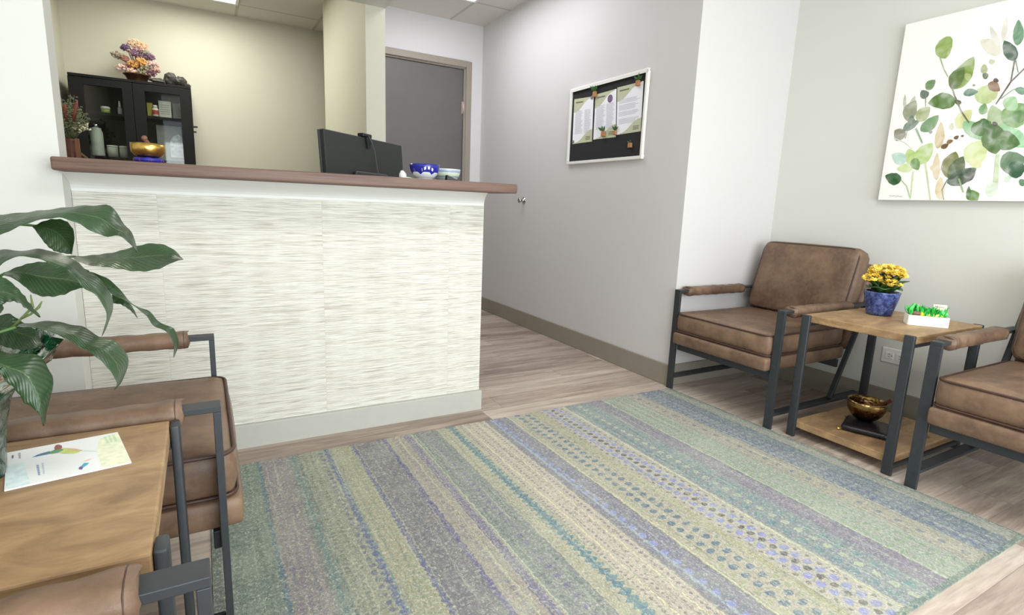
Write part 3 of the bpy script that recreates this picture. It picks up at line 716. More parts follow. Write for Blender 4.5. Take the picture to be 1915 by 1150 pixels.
# wall door stop / hook
p = at(980, 375, 'x', XH)
ds = thing('wall_bumper', 'small round chrome door bumper on the hallway wall below counter height', 'door bumper', p)
M_CHROME = plain('chrome', (190, 190, 192), 0.15, 1.0, 0.02)
mb = MB(); mb.lathe([(0.026, 0), (0.026, 0.004), (0.010, 0.008), (0.009, 0.03), (0.017, 0.034), (0.019, 0.045), (0.012, 0.05)], (0, 0, 0), 20)
for v in mb.v: v.x, v.z = -v.z, v.x
mb.build('knob', M_CHROME, ds)

# outlet
ol = thing('wall_outlet', 'white horizontal wall outlet plate on the right wall behind the side table', 'outlet', (XA, 1.31, 0.288))
MB().box(-0.006, -0.0005, -0.060, 0.060, -0.037, 0.037).build('plate', M_WHITE, ol, bevel=0.003)
for s in (-1, 1):
    mb = MB(); mb.box(-0.0085, -0.0055, s*0.024-0.019, s*0.024+0.019, -0.017, 0.017); so = mb.build('socket', M_WHITE, ol, bevel=0.002)
    mb = MB()
    for dz, hh in ((-0.006, .004), (0.006, .005)): mb.box(-0.0090, -0.0084, s*0.024-hh, s*0.024+hh, dz-.001, dz+.001)
    mb.box(-0.0090, -0.0084, s*0.024-.014, s*0.024-.010, -.002, .002); mb.build('slots', M_BLACK, so)

# ------------------------------------------------------------------ ceiling panels
def panel(name_label, x0, x1, y0, y1, s, rgb):
    t = thing('ceiling_light', name_label, 'ceiling light', ((x0+x1)/2, (y0+y1)/2, H), 0, 'lit ceiling panels')
    a, b = (x1-x0)/2, (y1-y0)/2
    mb = MB(); f = 0.02
    mb.box(-a, a, -b, -b+f, -0.008, -.0002); mb.box(-a, a, b-f, b, -0.008, -.0002); mb.box(-a, -a+f, -b+f, b-f, -0.008, -.0002); mb.box(a-f, a, -b+f, b-f, -0.008, -.0002)
    mb.build('frame', M_WHITE, t); MB().box(-a+f, a-f, -b+f, b-f, -0.005, -.0002).build('diffuser', emis('diffuser_'+name_label[:6], rgb, s), t)
panel('bright ceiling panel light above the hallway near the grey door', 1.28, 1.892, 2.82, 4.04, 1.6, (240, 244, 255))
panel('bright ceiling panel light in the office ceiling, upper left', -0.262, 0.349, 3.995, 5.215, 1.6, (255, 255, 240))
panel('ceiling panel light above the waiting area out of the photo frame', 0.6, 1.8, 0.05, 0.65, 1.6, (255, 253, 245))

# ------------------------------------------------------------------ monitor
za = 1.237
mon = thing('computer_monitor', 'black computer monitor seen from behind on the reception desk', 'monitor', (0.697, 2.65, 0.73), math.atan2(0.401, 0.468))
Wm = 0.616/2
tl = Matrix.Translation((0, 0, 0.507)) @ Matrix.Rotation(R(-4), 4, 'X')
M_MON = plain('monitor_black', (42, 45, 44), 0.5, 0, 0.06, 40)
mb = MB(); mb.box(-Wm, Wm, 0.0, 0.022, -0.36, 0, M=tl); mb.build('housing', M_MON, mon, bevel=0.004)
mb = MB(); mb.box(-Wm, Wm, 0.0225, 0.034, -0.36, 0.0, M=tl); mb.build('bezel', plain('bezel_grey', (70, 74, 76), 0.35), mon, bevel=0.002)
mb = MB(); mb.box(-Wm+.012, Wm-.012, 0.0342, 0.0352, -0.345, -0.012, M=tl); mb.build('screen', plain('screen_dark', (20, 24, 30), 0.15), mon)
mb = MB(); mb.box(-0.13, 0.13, -0.022, -0.0005, -0.32, -0.16, M=tl); mb.build('rear_bulge', M_MON, mon, bevel=0.01, seg=3)
mb = MB(); mb.box(-0.03, 0.03, -0.06, -0.03, 0.0, 0.26); mb.build('stand_neck', M_MON, mon, bevel=0.004)
mb = MB(); mb.box(-0.12, 0.12, -0.13, 0.07, 0.0, 0.012); mb.build('stand_foot', M_MON, mon, bevel=0.004)
wc = thing('webcam', 'small black webcam clipped on top of the computer monitor', 'webcam', mon.matrix_basis @ Vector((0, 0, 0)), 0)
wc.location = mon.location; wc.rotation_euler = mon.rotation_euler
mb = MB(); mb.box(-0.035, 0.035, -0.005, 0.03, 0.509, 0.526); mb.build('body', M_BLACK, wc, bevel=0.005, seg=3)
mb = MB(); mb.prism([(-.02, 0), (.02, 0), (.012, -.05), (-.012, -.05)], lambda u, v, h: (u, h, 0.509+v), -0.012, -0.006); mb.build('clip', M_BLACK, wc)
mb = MB(); mb.tube([(0.0, -0.008, 0.515), (0.012, -0.018, 0.49), (0.035, -0.018, 0.45), (0.045, -0.020, 0.40), (0.048, -0.03, 0.34), (0.05, -0.045, 0.28), (0.055, -0.05, 0.20)], 0.0022, 6)
mb.build('cable', plain('cable_grey', (86, 84, 76), 0.6), wc)

# ------------------------------------------------------------------ things on the ledge
ZL = 1.037
def bowl_prof(r, h, foot=0.45, t=0.003):
    P = [(r*foot*0.98, 0.0), (r*foot, 0.004), (r*foot, 0.008)]
    for k in range(1, 9): a = k/8; P.append((r*(foot+(1-foot)*math.sin(a*math.pi/2)**0.8), 0.008+(h-0.008)*a**1.25))
    Q = [(x-t, max(z, 0.012)) for x, z in P[::-1][:-3]]
    return P+Q+[(0.002, 0.012)]
def glaze():
    t = NT('blue_white_glaze'); x, y, z = t.coord()
    ang = t.m('ARCTAN2', y, x)
    drip = t.m('MULTIPLY', t.m('POWER', t.m('ABSOLUTE', t.m('SINE', t.m('MULTIPLY', ang, 3.5))), 7.0), -0.009)
    k = t.m('GREATER_THAN', z, t.m('ADD', drip, 0.034))
    col = t.mix(k, lin((226, 232, 236)), lin((36, 44, 150)))
    # white brush marks below the rim, on the side seen from the waiting room
    a2 = t.m('SUBTRACT', ang, -1.70)
    marks = t.m('MULTIPLY', t.m('LESS_THAN', t.m('ABSOLUTE', a2), 0.42), t.m('MULTIPLY', t.m('LESS_THAN', t.m('ABSOLUTE', t.m('SUBTRACT', z, t.m('SUBTRACT', 0.050, t.m('MULTIPLY', t.m('MULTIPLY', a2, a2), 0.05)))), 0.0055), t.m('GREATER_THAN', t.m('SINE', t.m('MULTIPLY', a2, 24.0)), -0.1)))
    col = t.mix(marks, col, lin((224, 228, 236)))
    return t.done(col, 0.15, 0, 0.6)
bw1 = MB(); bw1.lathe(bowl_prof(0.062, 0.066, 0.5), n=40, cap=False)
o = bw1.build('bowl', glaze()); o.location = (0.817, 2.20, ZL); tag(o, 'cobalt blue and white porcelain bowl with white marks on the wooden ledge', 'bowl')
def glaze2():
    t = NT('pale_band_glaze'); x, y, z = t.coord()
    f = t.m('DIVIDE', z, 0.06)
    n1 = t.noise(scale=60, detail=3)
    col = t.ramp(t.m('ADD', f, t.m('MULTIPLY', t.m('SUBTRACT', n1, 0.5), 0.08)), [(0.0, lin((216, 222, 222))), (0.35, lin((206, 216, 216))), (0.42, lin((124, 150, 160))), (0.5, lin((206, 224, 198))), (0.7, lin((214, 226, 214))), (0.75, lin((138, 152, 190))), (0.9, lin((176, 190, 206))), (0.96, lin((232, 238, 242)))])
    return t.done(col, 0.2, 0, 0.6)
bw2 = MB(); bw2.lathe(bowl_prof(0.062, 0.058, 0.55), n=40, cap=False)
o = bw2.build('bowl', glaze2()); o.location = (0.945, 2.275, ZL); tag(o, 'pale celadon bowl with blue bands, right of the cobalt bowl on the ledge', 'bowl')
# paper pad and black card holder
o = MB().box(-0.05, 0.05, -0.022, 0.022, 0, 0.006).build('paper_pad', plain('pad_white', (232, 232, 230), 0.6), bevel=0.001); o.location = (0.935, 2.165, ZL); o.rotation_euler = (0, 0, R(-8)); tag(o, 'small pad of white paper lying in front of the pale bowl', 'paper pad')
mb = MB(); mb.prism([(-0.022, 0), (0.035, 0), (-0.020, 0.022)], lambda u, v, h: (u, h, v), -0.012, 0.012)
o = mb.build('card_holder', plain('holder_black', (34, 28, 34), 0.4), bevel=0.001); o.location = (0.92, 2.165, ZL+0.0062); tag(o, 'small black wedge lying on the white paper pad', 'card holder')
# little white figurine
fg = thing('figurine', 'small white and pale green ceramic figurine between monitor and blue bowl', 'figurine', (0.735, 2.20, ZL))
mb = MB(); mb.ball((-0.012, 0, 0.016), 0.016, 1, 0.8, 1.1, 14); mb.ball((-0.014, 0, 0.030), 0.009, 1, 0.8, 0.8, 12); mb.build('body', plain('porcelain_white', (232, 236, 232), 0.3), fg)
mb = MB(); mb.ball((0.006, 0, 0.006), 0.02, 1.3, 0.8, 0.32, 14); mb.build('base', plain('celadon', (190, 214, 196), 0.3), fg)

# gold singing bowl on blue cushion
gx, gy = -0.137, 2.12
cs = thing('bowl_cushion', 'round royal blue cushion under the polished gold bowl on the ledge', 'cushion', (gx, gy, ZL))
mb = MB(); mb.lathe([(0.010, 0.0), (0.034, 0.001), (0.041, 0.008), (0.040, 0.016), (0.030, 0.0185), (0.01, 0.017)], n=28)
for i, v in enumerate(mb.v):
    a = math.atan2(v.y, v.x); v.z *= 1+0.05*math.cos(a*8)
mb.build('cover', plain('royal_blue_silk', (38, 40, 150), 0.4, 0, 0.35, 90), cs)
mb = MB()
for k in range(8):
    a = k*math.pi/4+0.2; mb.tube([(0.0405*math.cos(a)*q, 0.0405*math.sin(a)*q, z) for q, z in ((.9, .002), (1.02, .008), (.98, .016))], 0.0014, 6)
mb.build('trim', plain('red_thread', (120, 60, 90), 0.5), cs)
M_GOLD = None
def gold(name, c1, c2, sc_=60, rough=0.25):
    t = NT(name); n1 = t.noise(scale=sc_, detail=3); t.bump(n1, 0.25, 0.002)
    return t.done(t.mix(t.fit(n1, 0.35, 0.7), lin(c1), lin(c2)), rough, 1.0)
mb = MB(); mb.lathe([(0.006, 0.0), (0.026, 0.0005), (0.038, 0.006), (0.0455, 0.016), (0.047, 0.030), (0.0465, 0.043), (0.0435, 0.043), (0.044, 0.030), (0.042, 0.016), (0.034, 0.008), (0.004, 0.004)], n=48)
o = mb.build('singing_bowl', gold('polished_brass', (206, 168, 88), (226, 190, 112))); o.location = (gx, gy, ZL+0.0187); tag(o, 'polished gold singing bowl on a blue cushion on the ledge', 'singing bowl')
mb = MB(); tp_ = [Vector((0.028, 0.005, 0.009)), Vector((-0.006, 0.0, 0.055))]
mb.tube([tp_[0], tp_[0].lerp(tp_[1], .5), tp_[1]], 0.006, 10); mb.ball(tp_[1]+Vector((-0.001, 0, 0.004)), 0.0085, 1, 1, 1, 12)
o = mb.build('striker', plain('striker_wood', (126, 86, 70), 0.5)); o.location = (gx, gy, ZL+0.0187); tag(o, 'wooden striker standing inside the polished gold bowl', 'striker')

# ------------------------------------------------------------------ office cabinet and contents
cab = thing('display_cabinet', 'black wooden display cabinet with glass doors against the office back wall', 'cabinet', (-0.403, 5.36, 0))
M_CAB = plain('cabinet_black', (7, 7, 8), 0.6, 0, 0.12, 20, 0.3)
HX, CZ = 0.384, 1.775
c = MB(); c.box(-HX, -HX+.02, -.15, .17, 0, CZ-.02); c.box(HX-.02, HX, -.15, .17, 0, CZ-.02); c.box(-HX, HX, -.16, .17, CZ-.02, CZ); c.box(-HX+.02, HX-.02, .155, .17, 0, CZ-.02)
c.box(-HX+.02, HX-.02, -.15, .155, 0.06, 0.08); c.box(-HX+.02, HX-.02, -.15, .155, 0, 0.06); c.build('carcass', M_CAB, cab, bevel=0.002)
for z in (0.55, 0.86, 1.20): MB().box(-HX+.022, -0.035, -.13, .153, z-.018, z).build('shelf', M_CAB, cab)
MB().box(-HX+.022, -0.035, -.13, .153, 1.502, 1.52).build('shelf', M_CAB, cab)
for z in (0.55, 0.86, 1.20): MB().box(-0.03, HX-.022, -.13, .153, z-.018, z).build('shelf', M_CAB, cab)
MB().box(-0.03, HX-.022, -.13, .153, 1.51, 1.528).build('shelf', M_CAB, cab)
M_CGLASS = glass_thin('cabinet_glass', (0.86, 0.88, 0.86, 1), 0.04)
for (a, b, pa, pb) in ((-HX, -0.001, -0.298, -0.065), (0.001, HX, 0.075, 0.305)):
    d = MB(); y0, y1 = -.170, -.152; z0, z1 = 0.02, CZ-.025; w0, w1 = 0.09, 1.70
    d.box(a, pa, y0, y1, z0, z1); d.box(pb, b, y0, y1, z0, z1); d.box(pa, pb, y0, y1, z0, w0); d.box(pa, pb, y0, y1, w1, z1)
    do = d.build('door', M_CAB, cab, bevel=0.002)
    MB().box(pa-.004, pb+.004, -.163, -.159, w0-.004, w1+.004).build('glass_pane', M_CGLASS, do)
    xx = b-.02 if a < -0.1 else a+.02
    MB().box(xx-.005, xx+.005, -.182, -.171, 0.95, 1.05).build('handle', M_CHROME, do)
hb = MB(); hb.box(HX+.0005, HX+.03, -.1, -.06, 1.475, 1.485); hb.box(HX+.0005, HX+.02, -.1, -.06, 1.435, 1.445); hb.build('side_hook', M_BLACK, cab)
def jar(x, z, prof, mats, label, cat, name, y=5.28, split=None):
    t = thing(name, label, cat, (x, y, z))
    if split is None: mb = MB(); mb.lathe(prof, n=24); mb.build('body', mats[0], t)
    else:
        mb = MB(); mb.lathe(prof[:split], n=24); mb.build('body', mats[0], t)
        mb = MB(); mb.lathe(prof[split:], n=24); mb.build('cap', mats[1], t)
    return t
M_WPL = plain('bottle_white', (232, 232, 228), 0.4); M_SIL = plain('brushed_grey', (196, 204, 200), 0.4, 0.0)
jar(-0.59, 1.5205, [(.028, 0), (.028, .028), (.03, .0285), (.03, .045), (.027, .048)], [plain('jar_green', (150, 170, 90), 0.5), M_WPL], 'squat green jar with white lid on the upper left cabinet shelf', 'jar', 'cosmetic_jar', split=2)
jar(-0.50, 1.5205, [(.014, 0), (.014, .05), (.008, .056), (.009, .057), (.005, .10)], [plain('bottle_lilac', (180, 184, 200), 0.4), M_WPL], 'slim white spray bottle on the upper left cabinet shelf', 'bottle', 'spray_bottle', split=3)
jar(-0.660, 1.2005, [(.040, 0), (.042, .01), (.042, .17), (.032, .20), (.034, .205), (.022, .206), (.022, .23), (.012, .238)], [M_SIL, M_CHROME], 'tall brushed grey flask on the lower left cabinet shelf', 'flask', 'flask', y=5.27, split=5)
jar(-0.572, 1.2005, [(.035, 0), (.035, .075), (.036, .0755), (.036, .088)], [plain('tin_grey', (190, 192, 186), 0.45), M_WPL], 'grey round tin standing right beside the tall flask in the cabinet', 'tin', 'tin', y=5.30, split=2)
jar(-0.494, 1.2005, [(.035, 0), (.035, .075), (.036, .0755), (.036, .088)], [plain('tin_grey', (190, 192, 186), 0.45), M_WPL], 'grey round tin farther right of the flask, second in the cabinet row', 'tin', 'tin', y=5.30, split=2)
def carton(x, w_, h, rgb, label, y=5.29, z=1.5285, rz=0.0, band=None):
    t = thing('carton', label, 'box', (x, y, z), rz)
    MB().box(-w_/2, w_/2, -.03, .03, 0, h).build('box', plain('carton_%d_%d_%d' % rgb, rgb, 0.55, 0, 0.04), t, bevel=0.001)
    if band:
        mb = MB()
        for k in range(5): mb.box(-w_/2+.01, w_/2-.01, -.0308, -.0302, h*0.2+k*h*0.13, h*0.2+k*h*0.13+.006)
        mb.build('print', plain('print_soft_grey', (150, 150, 150), 0.6), t)
carton(-0.305, 0.036, 0.10, (170, 160, 60), 'olive yellow slim carton on the upper right cabinet shelf')
carton(-0.205, 0.082, 0.125, (206, 206, 200), 'white printed carton on the upper right cabinet shelf', band=True)
carton(-0.125, 0.060, 0.118, (120, 124, 122), 'grey carton at the right end of the upper cabinet shelf', y=5.33)
tt = jar(-0.268, 1.5285, [(.019, 0), (.021, .003), (.021, .055), (.014, .062), (.015, .0625), (.015, .08), (.013, .082)], [plain('pill_bottle', (226, 224, 222), 0.4), M_WPL], 'white pill bottle with red label in the cabinet, before the yellow carton', 'bottle', 'pill_bottle', y=5.235, split=4)
mb = MB(); mb.lathe([(.0214, .012), (.0216, .013), (.0216, .044), (.0214, .045)], n=24); mb.build('wrap', plain('label_red', (176, 70, 64), 0.5), tt)
# framed arch print on the lower right shelf
ar = thing('framed_print', 'grey framed print of an arched window in the lower right of the cabinet', 'framed print', (-0.19, 5.30, 1.2005))
MB().box(-0.085, 0.085, -.006, .006, 0, 0.27).build('backing', plain('print_grey', (134, 136, 140), 0.4), ar)
mb = MB(); pts = [(-0.0, 0.03)]+[(0.085, 0.03)]+[(0.085, 0.19)]+[(0.085-0.085*math.sin(R(k*15)), 0.13+0.085*math.cos(R(k*15))) for k in range(1, 7)]
mb.poly([(u, -.0066, v) for u, v in pts], 0)
mb.box(0.0, .085, -.0072, -.0068, 0.12, 0.128, 1); mb.box(0.0, .085, -.0072, -.0068, 0.03, 0.038, 1)
mb.build('picture', [plain('print_window_light', (196, 204, 214), 0.4, 0, 0.35, 60), plain('print_white', (225, 228, 232), 0.4)], ar)

# gem tree on top of the cabinet
gt = thing('gem_tree', 'gemstone bonsai tree of pink, purple and amber chips on top of the black cabinet', 'gem tree', (-0.375, 5.33, CZ))
mb = MB(); mb.lathe([(.05, 0), (.06, .004), (.062, .012), (.078, .045), (.092, .055), (.092, .06), (.084, .06), (.07, .05), (.01, .046)], n=28)
mb.build('pot', plain('pot_bronze', (70, 44, 30), 0.35, 0.4, 0.6, 40), gt)
tr = MB()
heads = [(0, .0, .285, 1.15, (232, 196, 160)), (-.055, -.01, .245, .75, (92, 70, 120)), (.055, .0, .25, .8, (206, 160, 150)), (.01, -.02, .215, 1.05, (120, 88, 120)), (-.115, .0, .185, .95, (150, 140, 124)), (-.075, .01, .17, .7, (176, 120, 104)),
         (.085, .0, .205, .85, (112, 84, 116)), (.035, -.03, .155, .95, (224, 168, 84)), (-.02, -.02, .13, .8, (222, 160, 80)), (.105, .0, .15, .95, (214, 178, 172)), (.07, .01, .12, .8, (150, 156, 130)),
         (-.10, -.01, .095, .9, (232, 204, 192)), (-.055, .0, .105, .9, (150, 96, 96)), (.095, -.01, .085, .85, (130, 88, 104)), (.02, .0, .085, .9, (140, 140, 110)), (-.03, -.02, .075, .8, (222, 190, 170)), (-.03, .0, .235, .8, (226, 198, 178)), (.05, .02, .285, .75, (230, 186, 130)), (.125, .0, .115, .7, (200, 160, 150)), (.07, -.01, .235, .6, (140, 148, 124))]
for hx, hy, hz, s_, rgb in heads:
    tr.tube([(0, 0, .05), (hx*0.25, hy*0.3, .05+(hz-.05)*0.45), (hx*0.8, hy, hz-.02), (hx, hy, hz)], [.007, .005, .003, .002], 6)
tr.build('trunk', plain('gem_trunk', (96, 56, 40), 0.5), gt)
random.seed(3)
for hx, hy, hz, s_, rgb in heads:
    mb = MB()
    for k in range(80):
        while 1:
            q = Vector((random.uniform(-1, 1), random.uniform(-1, 1), random.uniform(-1, 1)))
            if q.length < 1: break
        p_ = Vector((hx, hy, hz))+Vector((q.x*0.046, q.y*0.036, q.z*0.030))*s_
        r_ = random.uniform(.005, .0095)
        mb.ball(p_, r_, random.uniform(.6, 1.3), random.uniform(.6, 1.3), random.uniform(.6, 1.2), 5, jit=0.25, smooth=False)
    rgb = tuple(int(.8*q+.2*v_) for q, v_ in zip(rgb, (196, 172, 160)))
    mb.build('gem_cluster', plain('gem_%d_%d_%d' % rgb, rgb, 0.25, 0, 0.35, 120), gt)
# rough minerals
M_ROCK = plain('dark_mineral', (58, 56, 52), 0.55, 0, 0.6, 70)
def rock(x, y, s_, sx, sz, label, rot):
    mb = MB(); mb.ball((0, 0, 0), s_, sx, 0.8, sz, 14, jit=0.16, smooth=False)
    zmin = min(v.z for v in mb.v)
    for v in mb.v: v.z -= zmin
    for v in mb.v: v.z += mnoise.noise(v*40)*0.006*(v.z/s_)
    zmin = min(v.z for v in mb.v)
    for v in mb.v: v.z -= zmin
    o = mb.build('mineral', M_ROCK); o.location = (x, y, CZ+.0005); o.rotation_euler = (0, 0, rot); tag(o, label, 'rock', 'dark mineral lumps on the cabinet')
rock(-0.238, 5.245, 0.036, 1.6, 0.55, 'low jagged black rock lump just right of the gem tree pot', 0.2)
rock(-0.150, 5.33, 0.056, 1.0, 0.95, 'tallest dark rock standing right of the gem tree on the cabinet', 0.5)
rock(-0.085, 5.27, 0.044, 1.2, 0.85, 'speckled grey rock lump near the cabinet corner', 1.0)
rock(-0.045, 5.34, 0.032, 1.2, 0.65, 'smallest dark rock at the far right cabinet corner', 1.7)

# low cabinet and dried flowers left in the office
lc = thing('low_cabinet', 'low black cabinet behind the ledge carrying the vase of dried flowers', 'cabinet', (-0.66, 4.66, 0))
c = MB(); c.box(-.18, .16, -.2, .2, 0, 1.10); c.build('carcass', M_CAB, lc, bevel=0.003)
MB().box(-.17, .15, -.218, -.2005, .03, 1.08).build('door', M_CAB, lc, bevel=0.002)
va = thing('dried_flower_vase', 'vase of dried red and green stems with tiny white blooms beside the window jamb', 'dried flowers', (-0.715, 4.6, 1.1005))
mb = MB(); mb.lathe([(.035, 0), (.045, .01), (.05, .06), (.038, .12), (.03, .15), (.034, .165), (.028, .165), (.02, .14)], n=24); mb.build('vase', plain('vase_brown', (92, 48, 40), 0.45, 0, 0.2), va)
random.seed(11)
mb = MB(); mg = MB(); mw = MB(); mr = MB()
for k in range(60):
    a = random.uniform(-1.0, 1.0); L_ = random.uniform(.10, .30); sd = random.uniform(-.05, .05)
    top = Vector((math.sin(a)*L_*0.5, sd, .155+math.cos(a)*L_)); b = Vector((random.uniform(-.01, .01), 0, .14))
    mid = b.lerp(top, .6)+Vector((math.sin(a)*.012, 0, .01))
    mg.tube([b, mid, top], [.0022, .0018, .001], 5)
    for q in range(9):
        p_ = mid.lerp(top, random.random())+Vector((random.uniform(-.014, .014), random.uniform(-.01, .01), random.uniform(-.01, .01)))
        mg.ball(p_, .0055, 1.6, .5, .8, 5, smooth=False)
for k in range(26):
    p_ = Vector((.075+random.gauss(0, .018), -.02+random.gauss(0, .01), .24+random.gauss(0, .014))); mw.ball(p_, .0068, 1, 1, 1, 6)
mg.tube([(0, 0, .15), (.04, -.01, .2), (.075, -.02, .24)], .0015, 5)
for k, (dx, dz) in enumerate(((.045, .40), (-.01, .36))):
    mr.tube([(0, 0, .15), (dx*.4, -.01, .25), (dx*.7, -.01, .31)], .0015, 5)
    mr.tube([(dx*.55, -.012, .27), (dx*.8+.0, -.012, .33), (dx*1.1, -.012, .38), (dx*1.3, -.012, dz+.01)], [.006, .012, .011, .003], 8)
mg.build('stems', plain('dried_green', (104, 110, 82), 0.7, 0, 0.4, 60), va); mw.build('white_blooms', plain('dried_white', (214, 208, 184), 0.7), va); mr.build('red_plumes', plain('dried_red', (124, 62, 50), 0.8, 0, 0.3, 90), va)
es = thing('wooden_easel', 'small brown wooden stand beside the dried flowers', 'stand', (-0.67, 4.52, 1.1005))
MB().box(-.012, .012, -.008, .008, 0, .165).build('upright', plain('easel_wood', (122, 82, 56), 0.5), es, bevel=0.002)
mb = MB(); mb.bar((.0125, 0, .075), (.045, 0, .045), .012, .012, (0, 1, 0)); mb.build('peg', plain('easel_wood', (122, 82, 56), 0.5), es)

# ------------------------------------------------------------------ right table: flower pot, crate, brass bowl
ZT = 0.5322
def blue_pot_mat():
    t = NT('blue_mottled_ceramic'); n1 = t.noise(scale=42, detail=5, rough=0.7, dist=1.2); n2 = t.noise(scale=120, detail=2)
    col = t.ramp(n1, [(0.36, lin((30, 36, 88))), (0.48, lin((58, 72, 128))), (0.6, lin((88, 104, 156))), (0.75, lin((120, 136, 176)))])
    col = t.mix(t.fit(n2, .6, .7, 0, .5), col, lin((40, 48, 104)))
    return t.done(col, 0.25, 0, 0.5)
KP = at(1643, 588, 'z', 0.5424)
kp = thing('potted_kalanchoe', 'yellow flowering plant in a mottled blue ceramic pot on the side table', 'potted plant', (KP.x, KP.y, 0.5424))
Pp = 0.93
mb = MB(); mb.lathe([(r*Pp*1.14, z*1.0) for r, z in [(.040, 0), (.046, .003), (.049, .02), (.055, .048), (.0615, .08), (.064, .096), (.0645, .103), (.058, .103), (.056, .096), (.01, .092)]], n=40); mb.build('pot', blue_pot_mat(), kp)
mb = MB(); mb.lathe([(.001, .093), (.058, .097)], n=20, cap=False); mb.build('soil', plain('soil', (50, 38, 30), 0.9), kp)
def blade(mb, b, tip, wd, up=Vector((0, 0, 1)), droop=0.0, n=8, mi=0, cup=0.15):
    b = Vector(b); tip = Vector(tip); d = tip-b; sd = d.cross(up).normalized(); nr = sd.cross(d).normalized(); vs = []
    for i in range(n+1):
        s_ = i/n; ww = wd/2*math.sin(math.pi*min(1, s_*0.94+0.03)**0.85)**0.8
        c_ = b+d*s_+nr*droop*math.sin(math.pi*s_)
        vs += [c_+sd*ww+nr*ww*cup, c_, c_-sd*ww+nr*ww*cup]
    mb.add(vs, [(i*3+j, i*3+j+1, i*3+j+4, i*3+j+3) for i in range(n) for j in (0, 1)], mi, True)
random.seed(5)
ml = MB()
for k in range(16):
    a = k*2.4; r_ = .075 if k % 2 else .06
    blade(ml, (math.cos(a)*.02, math.sin(a)*.02, .096), (math.cos(a)*r_*1.1, math.sin(a)*r_*1.1, .118+.032*(k % 3)), .072, droop=.014)
for k in range(3):
    blade(ml, (.0, -.02, .10), (-.05+.05*k, -.075, .135+.01*k), .075, droop=.012)
o = ml.build('leaves', plain('kalanchoe_leaf', (62, 92, 44), 0.35, 0, 0.35, 30), kp); sm = o.modifiers.new('solid', 'SOLIDIFY'); sm.thickness = .0018
mf = MB()
def floret(c_, s_):
    n_ = Vector((random.gauss(0, .5), random.gauss(-.3, .5), 1)).normalized(); a0 = random.random()*6
    t1 = n_.orthogonal().normalized(); t2 = n_.cross(t1)
    for k in range(6):
        a = a0+k*math.pi/3; d = t1*math.cos(a)+t2*math.sin(a); e = t1*-math.sin(a)+t2*math.cos(a)
        mf.add([c_, c_+d*s_*.55+e*s_*.34+n_*.001, c_+d*s_+n_*.002, c_+d*s_*.55-e*s_*.34+n_*.001], [(0, 1, 2, 3)], 0)
    mf.ball(c_+n_*.001, s_*.24, 1, 1, 1, 5, mi=1)
vr = Vector((-.80, -.60, 0)); sr = Vector((.60, -.80, 0))      # towards the room / to the right as seen
for (cs_, cv, cz_, rr, rz_, n_) in ((.006, .0, .190, .062, .026, 130), (-.046, .022, .156, .032, .024, 60), (.018, .050, .142, .034, .016, 46), (.042, .0, .172, .036, .024, 55), (0, -.045, .178, .05, .026, 60)):
    for k in range(n_):
        a = random.uniform(0, 2*math.pi); ph = math.acos(random.uniform(-.25, 1)); q = Vector((math.sin(ph)*math.cos(a), math.sin(ph)*math.sin(a), math.cos(ph)))
        c_ = sr*cs_+vr*cv+Vector((q.x*rr, q.y*rr, cz_+q.z*rz_)); floret(c_, .0115)
    mf.tube([(0, 0, .11), tuple(sr*cs_*.7+vr*cv*.7+Vector((0, 0, cz_-.012)))], .0025, 5, mi=2)
mf.build('flower_heads', [plain('yellow_petal', (255, 224, 104), 0.5, 0, 0.12, 150), plain('orange_centre', (244, 170, 50), 0.5), plain('stem_dark', (44, 54, 30), 0.6)], kp)

# crate of paper succulents
CC = at(1730, 608, 'z', 0.5424)
a_ = math.atan2(-.113, .091)
cr = thing('wooden_crate', 'white washed little wooden crate holding green shredded tissue on the side table', 'crate', (CC.x, CC.y, 0.5424), a_)
Lc, Wc_, Hc = .067, .030, .040
M_CRATE = plain('crate_white', (250, 250, 240), 0.6, 0, 0.02)
mb = MB(); mb.box(-Lc, Lc, -Wc_, -Wc_+.004, 0, Hc); mb.box(-Lc, Lc, Wc_-.004, Wc_, 0, Hc); mb.box(-Lc, -Lc+.004, -Wc_+.004, Wc_-.004, 0, Hc); mb.box(Lc-.004, Lc, -Wc_+.004, Wc_-.004, 0, Hc); mb.box(-Lc+.004, Lc-.004, -Wc_+.004, Wc_-.004, 0, .004)
mb.build('box', M_CRATE, cr, bevel=.0008)
def incr(name, label, cat, fn, mats, kind=None):
    mb = MB(); fn(mb); o = mb.build(name, mats); o.location = cr.location; o.rotation_euler = cr.rotation_euler; tag(o, label, cat, None, kind); return o
def tissue(mb):
    random.seed(21)
    for k in range(150):
        b = Vector((random.uniform(-.062, .058), random.uniform(-.02, .02), random.uniform(.03, .045)))
        if -.055 < b.x < -.02 and b.y < 0: b.y = .012
        t_ = b+Vector((random.uniform(-.018, .018), random.uniform(-.006, .006), random.uniform(.016, .044)*(1 if b.x < .03 else .85)))
        blade(mb, b, t_, random.uniform(.006, .014), up=Vector((random.gauss(0, 1), random.gauss(0, 1), .2)), droop=random.uniform(-.006, .006), n=4, mi=random.choice((0, 0, 1)))
incr('tissue_filling', 'shredded bright green tissue filling of the white crate', 'paper filling', tissue, [plain('tissue_green', (30, 176, 60), 0.5, 0, 0.2, 100), plain('tissue_light', (96, 220, 110), 0.5)], 'stuff')
def stone(mb): mb.ball((-.040, -.010, .046), .013, 1.45, .8, .8, 14, jit=.04)
incr('brown_stone', 'smooth brown pebble in the front left of the white crate', 'pebble', stone, plain('pebble_brown', (112, 88, 70), 0.35))
def yel(mb): mb.ball((-.021, -.012, .043), .010, .75, .8, 1.05, 12)
incr('yellow_bead', 'yellow nugget next to the brown pebble in the crate', 'bead', yel, plain('bead_yellow', (232, 196, 30), 0.4))
